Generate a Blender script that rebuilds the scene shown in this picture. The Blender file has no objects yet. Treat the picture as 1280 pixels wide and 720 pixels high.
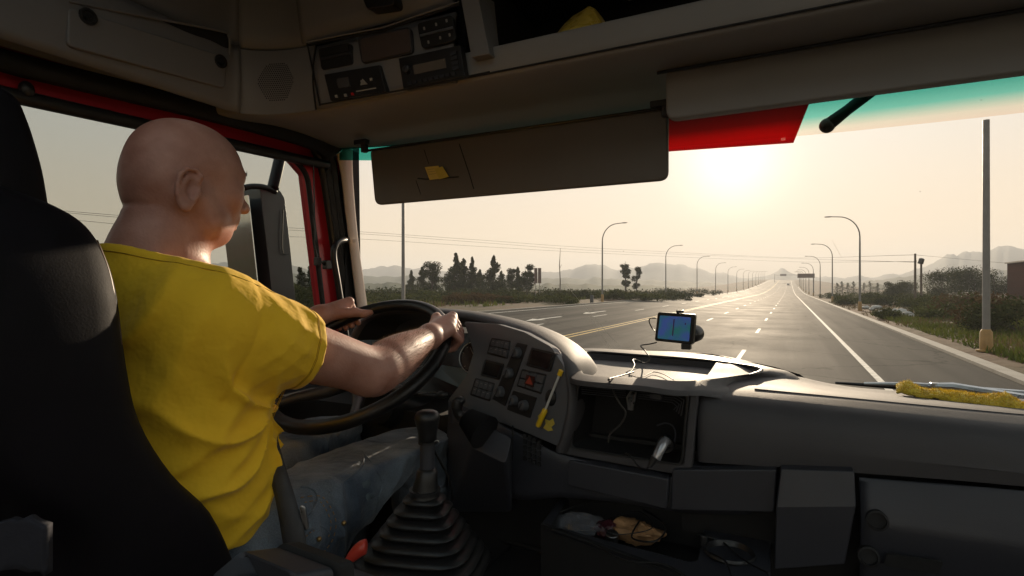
import bpy, math, random
import numpy as np
from mathutils import Vector, Matrix, noise as mnoise

# ---------------------------------------------------------------- camera, world, sun, exposure
R = math.radians
SC = bpy.context.scene
COL = SC.collection
H = 2.5                      # height of the camera above the road; all cab points below are given relative to the camera
F = 690.0; CX = 640.0; CY = 360.0
YAW = math.atan2(346.0, F)   # camera turned left of the driving direction (+Y)
FW = Vector((-math.sin(YAW), math.cos(YAW), 0)); RT = Vector((math.cos(YAW), math.sin(YAW), 0))

cam_d = bpy.data.cameras.new('camera'); cam = bpy.data.objects.new('camera', cam_d); COL.objects.link(cam)
cam.location = (0, 0, H); cam.rotation_euler = (R(90), 0, YAW)
cam_d.sensor_width = 36; cam_d.lens = 36 * F / 1280; cam_d.clip_start = 0.02; cam_d.clip_end = 9000
SC.camera = cam

SUN_AZ = R(-4.8); SUN_EL = R(11.8)
sd_v = (math.sin(SUN_AZ) * math.cos(SUN_EL), math.cos(SUN_AZ) * math.cos(SUN_EL), math.sin(SUN_EL))
world = bpy.data.worlds.new('World'); SC.world = world; world.use_nodes = True
wn = world.node_tree.nodes; wl = world.node_tree.links
sky = wn.new('ShaderNodeTexSky'); sky.sky_type = 'NISHITA'; sky.sun_disc = False
sky.sun_elevation = SUN_EL; sky.sun_rotation = SUN_AZ
sky.air_density = 1.4; sky.dust_density = 3.0; sky.ozone_density = 1.2; sky.altitude = 50
wn['Background'].inputs['Strength'].default_value = 0.15
# sky radiance with an added gain SG to brighten the cab, under a soft shoulder: c / (1 + c / K)
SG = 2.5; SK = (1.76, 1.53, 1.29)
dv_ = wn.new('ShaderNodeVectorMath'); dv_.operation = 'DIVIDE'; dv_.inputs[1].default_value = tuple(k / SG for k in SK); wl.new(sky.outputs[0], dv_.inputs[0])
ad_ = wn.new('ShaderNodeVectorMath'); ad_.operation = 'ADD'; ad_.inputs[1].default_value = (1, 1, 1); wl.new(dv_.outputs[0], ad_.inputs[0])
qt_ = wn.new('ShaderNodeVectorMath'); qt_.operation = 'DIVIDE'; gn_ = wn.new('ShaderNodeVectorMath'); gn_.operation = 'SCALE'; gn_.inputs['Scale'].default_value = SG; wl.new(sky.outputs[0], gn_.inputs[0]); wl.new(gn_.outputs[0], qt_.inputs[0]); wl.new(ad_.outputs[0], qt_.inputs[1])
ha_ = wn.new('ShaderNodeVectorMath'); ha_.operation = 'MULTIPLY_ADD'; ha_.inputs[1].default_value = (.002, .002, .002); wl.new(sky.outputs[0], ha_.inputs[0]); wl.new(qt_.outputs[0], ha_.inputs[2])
# aureole round the low sun and the warm-to-cool gradient of the dusty air, both functions of the sky direction
tcw = wn.new('ShaderNodeTexCoord'); dt = wn.new('ShaderNodeVectorMath'); dt.operation = 'DOT_PRODUCT'; dt.inputs[1].default_value = tuple(sd_v); wl.new(tcw.outputs['Generated'], dt.inputs[0])
def wmath(op, a, b):
    m_ = wn.new('ShaderNodeMath'); m_.operation = op
    for i_, v_ in enumerate((a, b)):
        if hasattr(v_, 'links'): wl.new(v_, m_.inputs[i_])
        else: m_.inputs[i_].default_value = v_
    return m_.outputs[0]
dc = wmath('MAXIMUM', dt.outputs['Value'], 0.0)
g1 = wmath('MULTIPLY', wmath('POWER', dc, 420.0), 1.1); g2 = wmath('MULTIPLY', wmath('POWER', dc, 42.0), .30); gs = wmath('ADD', g1, g2)
gv = wn.new('ShaderNodeVectorMath'); gv.operation = 'SCALE'; gv.inputs[0].default_value = (1.0, .92, .76); wl.new(gs, gv.inputs['Scale'])
sx_ = wn.new('ShaderNodeSeparateXYZ'); wl.new(tcw.outputs['Generated'], sx_.inputs[0])
rw = wn.new('ShaderNodeValToRGB'); rw.color_ramp.interpolation = 'EASE'; e_ = rw.color_ramp.elements; e_[0].position = 0.0; e_[0].color = (1.10, .955, .77, 1); e_[1].position = .32; e_[1].color = (.90, .97, 1.06, 1)
wl.new(sx_.outputs['Z'], rw.inputs['Fac'])
mu = wn.new('ShaderNodeVectorMath'); mu.operation = 'MULTIPLY'; wl.new(ha_.outputs[0], mu.inputs[0]); wl.new(rw.outputs['Color'], mu.inputs[1])
a2_ = wn.new('ShaderNodeVectorMath'); a2_.operation = 'ADD'; wl.new(mu.outputs[0], a2_.inputs[0]); wl.new(gv.outputs[0], a2_.inputs[1])
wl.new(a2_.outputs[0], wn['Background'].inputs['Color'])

sl = bpy.data.lights.new('sun', 'SUN'); sl.energy = 2.0; sl.angle = R(0.6); sl.color = (1.0, 0.80, 0.58)
so = bpy.data.objects.new('sun', sl); COL.objects.link(so); so.location = (-2, 30, 12)
sd = Vector((math.sin(SUN_AZ) * math.cos(SUN_EL), math.cos(SUN_AZ) * math.cos(SUN_EL), math.sin(SUN_EL)))
so.rotation_euler = sd.to_track_quat('Z', 'Y').to_euler()

SC.view_settings.view_transform = 'Standard'; SC.view_settings.look = 'None'
SC.view_settings.gamma = 1; SC.view_settings.use_curve_mapping = False
SC.view_settings.exposure = 1.95
SC.cycles.max_bounces = 10; SC.cycles.transparent_max_bounces = 24; SC.cycles.volume_bounces = 0
SC.cycles.diffuse_bounces = 5; SC.cycles.caustics_reflective = False; SC.cycles.caustics_refractive = False
SC.cycles.use_denoising = True

# ---------------------------------------------------------------- pixel -> point at a real plane
def ray(px, py): return FW + RT * ((px - CX) / F) + Vector((0, 0, (CY - py) / F))
def PY(px, py, y): r = ray(px, py); return r * (y / r.y)
def PX(px, py, x): r = ray(px, py); return r * (x / r.x)
def PZ(px, py, z): r = ray(px, py); return r * (z / r.z)
def PD(px, py, d): return ray(px, py) * d
class Plane:
    def __init__(s, a, b, c): s.p = a; s.n = (b - a).cross(c - a).normalized()
    def hit(s, px, py, off=0.0):
        r = ray(px, py); p = s.p + s.n * off
        return r * (p.dot(s.n) / r.dot(s.n))

# ---------------------------------------------------------------- mesh helpers
class MB:
    def __init__(s): s.v = []; s.f = []
    def add(s, vs, fs):
        k = len(s.v); s.v += [Vector(v) for v in vs]; s.f += [tuple(i + k for i in f) for f in fs]; return s
    def box(s, c, size, rot=None):
        c = Vector(c); hx, hy, hz = [a / 2 for a in size]
        vs = [Vector((x, y, z)) for x in (-hx, hx) for y in (-hy, hy) for z in (-hz, hz)]
        if rot is not None: vs = [rot @ v for v in vs]
        return s.add([v + c for v in vs], [(0, 1, 3, 2), (4, 6, 7, 5), (0, 4, 5, 1), (2, 3, 7, 6), (0, 2, 6, 4), (1, 5, 7, 3)])
    def tube(s, pts, r, n=12, closed=False, cap=True, flat=None):
        pts = [Vector(p) for p in pts]; m = len(pts)
        rr = r if isinstance(r, (list, tuple)) else [r] * m
        rings = []; up = None
        for i, p in enumerate(pts):
            a = pts[(i - 1) % m] if (closed or i > 0) else p
            b = pts[(i + 1) % m] if (closed or i < m - 1) else p
            t = (b - a).normalized()
            if up is None: up = t.orthogonal().normalized()
            up = (up - t * up.dot(t)); up = up.normalized() if up.length > 1e-6 else t.orthogonal().normalized()
            w = t.cross(up)
            if flat: fu, fw_ = flat
            else: fu = fw_ = 1
            rings.append([p + (up * math.cos(2 * math.pi * k / n) * fu + w * math.sin(2 * math.pi * k / n) * fw_) * rr[i] for k in range(n)])
        vs = [v for g in rings for v in g]; fs = []
        for i in range(m if closed else m - 1):
            j = (i + 1) % m
            for k in range(n):
                l = (k + 1) % n; fs.append((i * n + k, i * n + l, j * n + l, j * n + k))
        if cap and not closed:
            fs.append(tuple(range(n))[::-1]); fs.append(tuple((m - 1) * n + k for k in range(n)))
        return s.add(vs, fs)
    def loft(s, rings, cap=True, closed=True):
        n = len(rings[0]); vs = [v for g in rings for v in g]; fs = []
        for i in range(len(rings) - 1):
            for k in range(n if closed else n - 1):
                l = (k + 1) % n; fs.append((i * n + k, i * n + l, (i + 1) * n + l, (i + 1) * n + k))
        if cap and closed:
            fs.append(tuple(range(n))[::-1]); fs.append(tuple((len(rings) - 1) * n + k for k in range(n)))
        return s.add(vs, fs)
    def slab(s, poly, vec):                      # polygon given on its front face, thickness vector to the back
        n = len(poly); poly = [Vector(p) for p in poly]; vec = Vector(vec)
        return s.add(poly + [p + vec for p in poly],
                     [tuple(range(n)), tuple(range(2 * n - 1, n - 1, -1))] + [(i, i + n, (i + 1) % n + n, (i + 1) % n) for i in range(n)])
    def ring(s, outer, inner, vec):              # frame between two polygons of equal count
        n = len(outer); vec = Vector(vec); o = [Vector(p) for p in outer]; q = [Vector(p) for p in inner]
        vs = o + q + [p + vec for p in o] + [p + vec for p in q]; fs = []
        for i in range(n):
            j = (i + 1) % n
            fs += [(i, j, n + j, n + i), (2 * n + i, 3 * n + i, 3 * n + j, 2 * n + j), (i, 2 * n + i, 2 * n + j, j), (n + i, n + j, 3 * n + j, 3 * n + i)]
        return s.add(vs, fs)
    def surf(s, rows):
        n = len(rows[0]); vs = [v for g in rows for v in g]
        return s.add(vs, [(i * n + k, i * n + k + 1, (i + 1) * n + k + 1, (i + 1) * n + k) for i in range(len(rows) - 1) for k in range(n - 1)])
    def lathe(s, base, axis, prof, n=24, cap=True):   # prof: (distance along axis, radius)
        base = Vector(base); axis = Vector(axis).normalized(); u = axis.orthogonal().normalized(); w = axis.cross(u)
        rings = [[base + axis * a + (u * math.cos(2 * math.pi * k / n) + w * math.sin(2 * math.pi * k / n)) * max(r, 1e-4) for k in range(n)] for a, r in prof]
        return s.loft(rings, cap)
    def ball(s, c, r, n=14, m=9, rot=None):
        c = Vector(c); rx, ry, rz = r if isinstance(r, (tuple, list)) else (r, r, r); rings = []
        for i in range(m + 1):
            a = math.pi * i / m; g = []
            for k in range(n):
                b = 2 * math.pi * k / n; v = Vector((rx * max(math.sin(a), 1e-3) * math.cos(b), ry * max(math.sin(a), 1e-3) * math.sin(b), -rz * math.cos(a)))
                g.append(c + (rot @ v if rot is not None else v))
            rings.append(g)
        return s.loft(rings)

def cr(pts, k=6, closed=False):                  # Catmull-Rom through points
    pts = [Vector(p) for p in pts]; m = len(pts); out = []
    for i in range(m if closed else m - 1):
        if closed: a, b, c, d = pts[(i - 1) % m], pts[i], pts[(i + 1) % m], pts[(i + 2) % m]
        else: a, b, c, d = pts[max(i - 1, 0)], pts[i], pts[i + 1], pts[min(i + 2, m - 1)]
        for j in range(k):
            t = j / k
            out.append(0.5 * ((2 * b) + (c - a) * t + (2 * a - 5 * b + 4 * c - d) * t * t + (3 * b - a - 3 * c + d) * t ** 3))
    if not closed: out.append(pts[-1])
    return out
def crgrid(rows, ku=5, kv=5):
    rows = [cr(r, kv) for r in rows]
    cols = [cr([r[j] for r in rows], ku) for j in range(len(rows[0]))]
    return [[c[i] for c in cols] for i in range(len(cols[0]))]
def rq(p, r=0.01, k=4):                          # polygon with rounded corners
    p = [Vector(a) for a in p]; n = len(p); out = []
    for i in range(n):
        a, b, c = p[i - 1], p[i], p[(i + 1) % n]
        rr = r[i] if isinstance(r, (list, tuple)) else r
        u = (a - b); w = (c - b); q = min(rr, u.length * .49, w.length * .49)
        s0 = b + u.normalized() * q; s1 = b + w.normalized() * q
        if q < 1e-5: out += [b]; continue
        for j in range(k + 1):
            t = j / k; out.append(s0 * (1 - t) ** 2 + b * 2 * t * (1 - t) + s1 * t * t)
    return out
def inset(poly, f):
    c = sum(poly, Vector()) / len(poly); return [c + (p - c) * f for p in poly]
def bil(c, u, v): return (c[0] * (1 - u) + c[1] * u) * (1 - v) + (c[3] * (1 - u) + c[2] * u) * v   # c: TL TR BR BL

BASE = {}
def finish_mesh(me, smooth):
    if smooth is not None:
        me.polygons.foreach_set('use_smooth', [True] * len(me.polygons))
        if smooth < 180: me.set_sharp_from_angle(angle=R(smooth))
def mk(name, m, mat, parent=None, smooth=35, bevel=None, bseg=2, base=None, sub=0, solid=None, fix=True):
    if isinstance(m, MB): vs, fs = m.v, m.f
    else: vs, fs = m
    if parent is not None: b = BASE[parent.name]
    elif base is not None: b = Vector(base)
    else:
        A = np.array([tuple(v) for v in vs]); b = Vector(((A[:, 0].min() + A[:, 0].max()) / 2, (A[:, 1].min() + A[:, 1].max()) / 2, A[:, 2].min()))
    me = bpy.data.meshes.new(name)
    if isinstance(vs, np.ndarray):
        V = (vs - np.array(b)).astype(np.float32); q = fs.shape[1]
        me.vertices.add(len(V)); me.vertices.foreach_set('co', V.ravel())
        me.loops.add(fs.size); me.loops.foreach_set('vertex_index', fs.astype(np.int32).ravel())
        me.polygons.add(len(fs)); me.polygons.foreach_set('loop_start', np.arange(0, fs.size, q, dtype=np.int32))
        me.update(calc_edges=True); me.validate()
    else:
        me.from_pydata([v - b for v in vs], [], fs)
        if fix:
            import bmesh
            bm = bmesh.new(); bm.from_mesh(me); bmesh.ops.recalc_face_normals(bm, faces=bm.faces); bm.to_mesh(me); bm.free()
    finish_mesh(me, smooth)
    me.materials.append(mat)
    o = bpy.data.objects.new(name, me); COL.objects.link(o)
    if parent is not None: o.parent = parent
    else: o.location = b + Vector((0, 0, H))
    BASE[o.name] = b
    if solid: md = o.modifiers.new('thickness', 'SOLIDIFY'); md.thickness = solid; md.offset = -1
    if bevel:
        md = o.modifiers.new('bevel', 'BEVEL'); md.width = bevel; md.segments = bseg; md.limit_method = 'ANGLE'; md.angle_limit = R(40); md.harden_normals = True
    if sub: md = o.modifiers.new('subdivision', 'SUBSURF'); md.levels = sub; md.render_levels = sub
    return o
def tag(o, label=None, cat=None, group=None, kind=None):
    if label: o['label'] = label
    if cat: o['category'] = cat
    if group: o['group'] = group
    if kind: o['kind'] = kind
    return o
def thing(name, label, cat, base, group=None):
    o = bpy.data.objects.new(name, None); COL.objects.link(o); o.empty_display_size = .1
    o.location = Vector(base) + Vector((0, 0, H)); BASE[o.name] = Vector(base)
    return tag(o, label, cat, group)
def dup(root, newbase, label=None, rotz=0, scale=1):
    r = root.copy(); COL.objects.link(r); r.location = Vector(newbase) + Vector((0, 0, H)); r.rotation_euler = (0, 0, rotz); r.scale = (scale,) * 3
    if label: r['label'] = label
    for ch in list(root.children):
        c = ch.copy(); COL.objects.link(c); c.parent = r
        for g in list(ch.children):
            d = g.copy(); COL.objects.link(d); d.parent = c
    return r

# ---------------------------------------------------------------- materials
def mat(name, col, rough=.5, var=.15, vscale=6, bump=0, bscale=300, metal=0, spec=.5, sss=0, coat=0, alpha=None, col2=None, detail=4, sheen=0, rvar=.1, bdist=.001):
    m = bpy.data.materials.new(name); m.use_nodes = True; n = m.node_tree.nodes; l = m.node_tree.links
    b = n['Principled BSDF']
    tc = n.new('ShaderNodeTexCoord')
    nz = n.new('ShaderNodeTexNoise'); nz.inputs['Scale'].default_value = vscale; nz.inputs['Detail'].default_value = detail; nz.inputs['Roughness'].default_value = .6
    l.new(tc.outputs['Object'], nz.inputs['Vector'])
    rp = n.new('ShaderNodeValToRGB'); rp.color_ramp.elements[0].position = .32; rp.color_ramp.elements[1].position = .68
    c2 = col2 or tuple(min(1, c * (1 + var)) for c in col); c1 = col if col2 else tuple(c * (1 - var) for c in col)
    rp.color_ramp.elements[0].color = (*c1, 1); rp.color_ramp.elements[1].color = (*c2, 1)
    l.new(nz.outputs['Fac'], rp.inputs['Fac']); l.new(rp.outputs['Color'], b.inputs['Base Color'])
    mr = n.new('ShaderNodeMapRange'); mr.inputs['To Min'].default_value = max(0, rough - rvar); mr.inputs['To Max'].default_value = min(1, rough + rvar)
    nz2 = n.new('ShaderNodeTexNoise'); nz2.inputs['Scale'].default_value = vscale * 3; nz2.inputs['Detail'].default_value = 6; l.new(tc.outputs['Object'], nz2.inputs['Vector'])
    l.new(nz2.outputs['Fac'], mr.inputs['Value']); l.new(mr.outputs['Result'], b.inputs['Roughness'])
    b.inputs['Metallic'].default_value = metal; b.inputs['Specular IOR Level'].default_value = spec
    b.inputs['Coat Weight'].default_value = coat
    if sheen: b.inputs['Sheen Weight'].default_value = sheen; b.inputs['Sheen Roughness'].default_value = .4
    if sss:
        b.inputs['Subsurface Weight'].default_value = sss; b.inputs['Subsurface Radius'].default_value = (1, .35, .18); b.inputs['Subsurface Scale'].default_value = .006
    if bump:
        bz = n.new('ShaderNodeTexNoise'); bz.inputs['Scale'].default_value = bscale; bz.inputs['Detail'].default_value = 3; l.new(tc.outputs['Object'], bz.inputs['Vector'])
        bp = n.new('ShaderNodeBump'); bp.inputs['Strength'].default_value = bump; bp.inputs['Distance'].default_value = bdist
        l.new(bz.outputs['Fac'], bp.inputs['Height']); l.new(bp.outputs['Normal'], b.inputs['Normal'])
    return m
def emit(name, col, s):
    m = bpy.data.materials.new(name); m.use_nodes = True; b = m.node_tree.nodes['Principled BSDF']
    b.inputs['Base Color'].default_value = (.01, .01, .01, 1); b.inputs['Emission Color'].default_value = (*col, 1); b.inputs['Emission Strength'].default_value = s; b.inputs['Roughness'].default_value = .15
    return m
def glass(name, tint=(.97, .98, .97), gloss=.05, ramp=None, dirt=0):
    m = bpy.data.materials.new(name); m.use_nodes = True; n = m.node_tree.nodes; l = m.node_tree.links
    n.remove(n['Principled BSDF']); out = n['Material Output']
    t = n.new('ShaderNodeBsdfTransparent'); t.inputs['Color'].default_value = (*tint, 1)
    g = n.new('ShaderNodeBsdfGlossy'); g.inputs['Roughness'].default_value = .02
    mx = n.new('ShaderNodeMixShader')
    fr = n.new('ShaderNodeLayerWeight'); fr.inputs['Blend'].default_value = gloss
    l.new(fr.outputs['Fresnel'], mx.inputs['Fac']); l.new(t.outputs[0], mx.inputs[1]); l.new(g.outputs[0], mx.inputs[2]); l.new(mx.outputs[0], out.inputs['Surface'])
    if dirt:
        tc = n.new('ShaderNodeTexCoord'); nz = n.new('ShaderNodeTexNoise'); nz.inputs['Scale'].default_value = 3.5; nz.inputs['Detail'].default_value = 12; nz.inputs['Roughness'].default_value = .75; l.new(tc.outputs['Object'], nz.inputs['Vector'])
        vo = n.new('ShaderNodeTexVoronoi'); vo.inputs['Scale'].default_value = 16; l.new(tc.outputs['Object'], vo.inputs['Vector'])
        r1 = n.new('ShaderNodeMapRange'); r1.inputs['From Min'].default_value = .42; r1.inputs['From Max'].default_value = .8; r1.inputs['To Max'].default_value = dirt; l.new(nz.outputs['Fac'], r1.inputs['Value'])
        r2 = n.new('ShaderNodeMapRange'); r2.inputs['From Min'].default_value = .035; r2.inputs['From Max'].default_value = .02; r2.inputs['To Max'].default_value = .22; l.new(vo.outputs['Distance'], r2.inputs['Value'])
        ad = n.new('ShaderNodeMath'); ad.operation = 'ADD'; l.new(r1.outputs[0], ad.inputs[0]); l.new(r2.outputs[0], ad.inputs[1])
        df = n.new('ShaderNodeBsdfDiffuse'); df.inputs['Color'].default_value = (.5, .46, .4, 1); m2 = n.new('ShaderNodeMixShader')
        l.new(ad.outputs[0], m2.inputs['Fac']); l.new(mx.outputs[0], m2.inputs[1]); l.new(df.outputs[0], m2.inputs[2]); l.new(m2.outputs[0], out.inputs['Surface'])
    if ramp:
        tc = n.new('ShaderNodeTexCoord'); sx = n.new('ShaderNodeSeparateXYZ'); l.new(tc.outputs['Generated'], sx.inputs[0])
        rp = n.new('ShaderNodeValToRGB'); e = rp.color_ramp.elements
        e[0].position, e[0].color = ramp[0][0], (*ramp[0][1], 1); e[1].position, e[1].color = ramp[-1][0], (*ramp[-1][1], 1)
        for p, c in ramp[1:-1]: q = e.new(p); q.color = (*c, 1)
        l.new(sx.outputs['Z'], rp.inputs['Fac']); l.new(rp.outputs['Color'], t.inputs['Color'])
    return m

M = {}
M['plastic'] = mat('dark_plastic', (.032, .0335, .042), .46, .08, 4, .35, 900, bdist=.0006)
M['pad'] = mat('dash_pad', (.060, .058, .063), .64, .07, 3, .45, 700, bdist=.0008)
M['header'] = mat('header_lining', (.25, .243, .24), .62, .07, 2.5, .3, 800, bdist=.0006)
M['console'] = mat('console_plastic', (.19, .188, .195), .52, .07, 3, .3, 900, bdist=.0006)
M['visor'] = mat('visor_vinyl', (.12, .108, .095), .5, .07, 4, .4, 500, bdist=.0006)
M['black'] = mat('black_plastic', (.018, .018, .019), .34, .15, 8, .15, 900)
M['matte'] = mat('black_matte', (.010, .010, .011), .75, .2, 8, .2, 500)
M['rubber'] = mat('black_rubber', (.010, .010, .011), .40, .15, 14, .15, 700)
M['leather'] = mat('black_leather', (.0060, .0052, .0075), .66, .12, 8, .3, 420, bdist=.0006, spec=.14)
M['red'] = mat('red_paint', (.55, .016, .03), .35, .06, 3, 0, coat=.2)
M['chrome'] = mat('worn_metal', (.55, .55, .55), .3, .1, 20, 0, metal=1)
M['screen'] = mat('black_glass', (.006, .006, .008), .22, .2, 5)
M['beige'] = mat('beige_trim', (.80, .66, .56), .5, .06, 4, .2, 500)
M['yellow_cloth'] = mat('yellow_terry', (.92, .66, .07), .9, .2, 60, 1.0, 260, bdist=.004, sheen=.4)
# ================================================================ THE PLACE OUTSIDE
random.seed(7); rng = np.random.default_rng(7)
G = -H                                             # road level relative to the camera
def sstep(a, b, x): t = min(1, max(0, (x - a) / (b - a))); return t * t * (3 - 2 * t)
def climb(y):
    if y < 180: return 0
    return 13.5 * sstep(200, 900, y) if y < 900 else 13.5 - 8 * sstep(900, 1300, y)
def road_z(x, y): return G + max(0, (-5.6 - x)) * .042 * (1 if x > -20.6 else 0) + (0.65 if x <= -20.6 else 0) + climb(y)
def ground_z(x, y):
    z = G
    if x < -5.6: z += min(-5.6 - x, 15) * .042
    if x < -20.6: z += .22 * sstep(20.6, 24, -x) + .35 * mnoise.noise(Vector((x * .03, y * .03, 0))) * sstep(24, 60, -x)
    if x > 5.6: z += .08 * sstep(5.6, 7, x) + (.5 * mnoise.noise(Vector((x * .04, y * .04, 3))) + .3) * sstep(9, 22, x)
    z += climb(y) * math.exp(-(max(0, abs(x + 7) - 22) / 45) ** 2)
    return z

# ground sheet
def axis(a, b, n, p): return [a + (b - a) * (i / n) ** p for i in range(n + 1)]
ys = sorted(set([-340, -200, -120, -80] + [-60 + 2.5 * i for i in range(92)] + axis(170, 3200, 80, 2.2)))
xs = sorted(set([-v for v in axis(5.7, 2600, 80, 2.6)] + axis(5.7, 2000, 70, 2.6) + [-20.6, -20.65, 5.45, 5.4, -15, -10, -5.6, 0]))
def gz2(x, y):
    on_road = -20.6 <= x <= 5.4
    return ground_z(x, y) - (.12 if on_road else 0)
rows = [[Vector((x, y, gz2(x, y))) for x in xs] for y in ys]
gm = bpy.data.materials.new('verge_ground'); gm.use_nodes = True
def ground_mat(m):
    n = m.node_tree.nodes; l = m.node_tree.links; b = n['Principled BSDF']; b.inputs['Roughness'].default_value = .95; b.inputs['Specular IOR Level'].default_value = .15
    tc = n.new('ShaderNodeTexCoord'); mp = n.new('ShaderNodeMapping'); l.new(tc.outputs['Object'], mp.inputs[0]); mp.inputs['Scale'].default_value = (1, .45, 1)
    n1 = n.new('ShaderNodeTexNoise'); n1.inputs['Scale'].default_value = .12; n1.inputs['Detail'].default_value = 8; n1.inputs['Roughness'].default_value = .65
    n2 = n.new('ShaderNodeTexNoise'); n2.inputs['Scale'].default_value = 1.7; n2.inputs['Detail'].default_value = 8
    l.new(mp.outputs[0], n1.inputs['Vector']); l.new(mp.outputs[0], n2.inputs['Vector'])
    r1 = n.new('ShaderNodeValToRGB'); e = r1.color_ramp.elements
    e[0].position = .36; e[0].color = (.085, .036, .020, 1); e[1].position = .62; e[1].color = (.032, .036, .010, 1)
    q = e.new(.48); q.color = (.070, .042, .020, 1)
    r2 = n.new('ShaderNodeValToRGB'); r2.color_ramp.elements[0].color = (.55, .55, .55, 1); r2.color_ramp.elements[1].color = (1.35, 1.3, 1.2, 1)
    mx = n.new('ShaderNodeMixRGB'); mx.blend_type = 'MULTIPLY'; mx.inputs['Fac'].default_value = 1
    l.new(n1.outputs['Fac'], r1.inputs['Fac']); l.new(n2.outputs['Fac'], r2.inputs['Fac']); l.new(r1.outputs[0], mx.inputs[1]); l.new(r2.outputs[0], mx.inputs[2]); l.new(mx.outputs[0], b.inputs['Base Color'])
    bp = n.new('ShaderNodeBump'); bp.inputs['Strength'].default_value = .8; bp.inputs['Distance'].default_value = .15; l.new(n2.outputs['Fac'], bp.inputs['Height']); l.new(bp.outputs[0], b.inputs['Normal'])
ground_mat(gm)
o = mk('ground', MB().surf(rows), gm, smooth=180, base=(0, 0, G)); tag(o, kind='structure')

# road
am = bpy.data.materials.new('asphalt'); am.use_nodes = True
def asphalt(m):
    n = m.node_tree.nodes; l = m.node_tree.links; b = n['Principled BSDF']; b.inputs['Specular IOR Level'].default_value = .007
    tc = n.new('ShaderNodeTexCoord'); mp = n.new('ShaderNodeMapping'); mp.inputs['Scale'].default_value = (1.0, .035, 1); l.new(tc.outputs['Object'], mp.inputs[0])
    n1 = n.new('ShaderNodeTexNoise'); n1.inputs['Scale'].default_value = .9; n1.inputs['Detail'].default_value = 7; l.new(mp.outputs[0], n1.inputs['Vector'])
    n2 = n.new('ShaderNodeTexNoise'); n2.inputs['Scale'].default_value = 55; n2.inputs['Detail'].default_value = 4; l.new(tc.outputs['Object'], n2.inputs['Vector'])
    n3 = n.new('ShaderNodeTexNoise'); n3.inputs['Scale'].default_value = .25; n3.inputs['Detail'].default_value = 6; l.new(tc.outputs['Object'], n3.inputs['Vector'])
    r = n.new('ShaderNodeValToRGB'); r.color_ramp.elements[0].position = .3; r.color_ramp.elements[0].color = (.062, .057, .050, 1); r.color_ramp.elements[1].position = .72; r.color_ramp.elements[1].color = (.135, .120, .102, 1)
    l.new(n1.outputs['Fac'], r.inputs['Fac'])
    r2 = n.new('ShaderNodeValToRGB'); r2.color_ramp.elements[0].color = (.7, .7, .7, 1); r2.color_ramp.elements[1].color = (1.3, 1.3, 1.3, 1)
    mx = n.new('ShaderNodeMixRGB'); mx.blend_type = 'MULTIPLY'; mx.inputs['Fac'].default_value = 1
    l.new(n2.outputs['Fac'], r2.inputs['Fac']); l.new(r.outputs[0], mx.inputs[1]); l.new(r2.outputs[0], mx.inputs[2])
    vz = n.new('ShaderNodeTexVoronoi'); vz.feature = 'DISTANCE_TO_EDGE'; vz.inputs['Scale'].default_value = .16; wv = n.new('ShaderNodeVectorMath'); wv.operation = 'ADD'; nw = n.new('ShaderNodeTexNoise'); nw.inputs['Scale'].default_value = 1.3; nw.inputs['Detail'].default_value = 5; l.new(tc.outputs['Object'], nw.inputs['Vector'])
    l.new(tc.outputs['Object'], wv.inputs[0]); l.new(nw.outputs['Color'], wv.inputs[1]); l.new(wv.outputs[0], vz.inputs['Vector'])
    cr_ = n.new('ShaderNodeMapRange'); cr_.inputs['From Max'].default_value = .012; cr_.inputs['To Min'].default_value = .55; cr_.inputs['To Max'].default_value = 1; l.new(vz.outputs['Distance'], cr_.inputs['Value'])
    pt = n.new('ShaderNodeTexVoronoi'); pt.inputs['Scale'].default_value = .09; l.new(mp.outputs[0], pt.inputs['Vector']); pr_ = n.new('ShaderNodeMapRange'); pr_.inputs['To Min'].default_value = .82; pr_.inputs['To Max'].default_value = 1.12; sp_ = n.new('ShaderNodeSeparateColor'); l.new(pt.outputs['Color'], sp_.inputs[0]); l.new(sp_.outputs[0], pr_.inputs['Value'])
    m4 = n.new('ShaderNodeMath'); m4.operation = 'MULTIPLY'; l.new(cr_.outputs[0], m4.inputs[0]); l.new(pr_.outputs[0], m4.inputs[1]); m5 = n.new('ShaderNodeVectorMath'); m5.operation = 'SCALE'; l.new(mx.outputs[0], m5.inputs[0]); l.new(m4.outputs[0], m5.inputs['Scale']); l.new(m5.outputs[0], b.inputs['Base Color'])
    mr = n.new('ShaderNodeMapRange'); mr.inputs['To Min'].default_value = .62; mr.inputs['To Max'].default_value = .85; l.new(n3.outputs['Fac'], mr.inputs['Value']); l.new(mr.outputs[0], b.inputs['Roughness'])
    bp = n.new('ShaderNodeBump'); bp.inputs['Strength'].default_value = .5; bp.inputs['Distance'].default_value = .01; l.new(n2.outputs['Fac'], bp.inputs['Height']); l.new(bp.outputs[0], b.inputs['Normal'])
asphalt(am)
rys = [-60 + 5 * i for i in range(60)] + axis(245, 1100, 60, 1.3)
rxs = [-20.6, -16, -12, -9, -5.6, -2, 2, 5.4]
def rz(x, y): return G + max(0, -5.6 - x) * .042 + climb(y)
o = mk('road', MB().surf([[Vector((x, y, rz(x, y) + (.0))) for x in rxs] for y in rys]), am, smooth=180, base=(0, 0, G)); tag(o, kind='structure')
pw = mat('road_paint_white', (.30, .28, .25), .7, .25, 5, 0, detail=10, spec=.18, col2=(.70, .66, .58)); py_ = mat('road_paint_yellow', (.28, .19, .07), .7, .2, 5, spec=.15, detail=10, col2=(.60, .40, .09))
def stripe(mb, x, w, y0, y1, step=6):
    n = max(1, int((y1 - y0) / step)); yy = [y0 + (y1 - y0) * i / n for i in range(n + 1)]
    mb.surf([[Vector((x - w / 2, y, rz(x - w / 2, y) + .006)), Vector((x + w / 2, y, rz(x + w / 2, y) + .006))] for y in yy])
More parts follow.
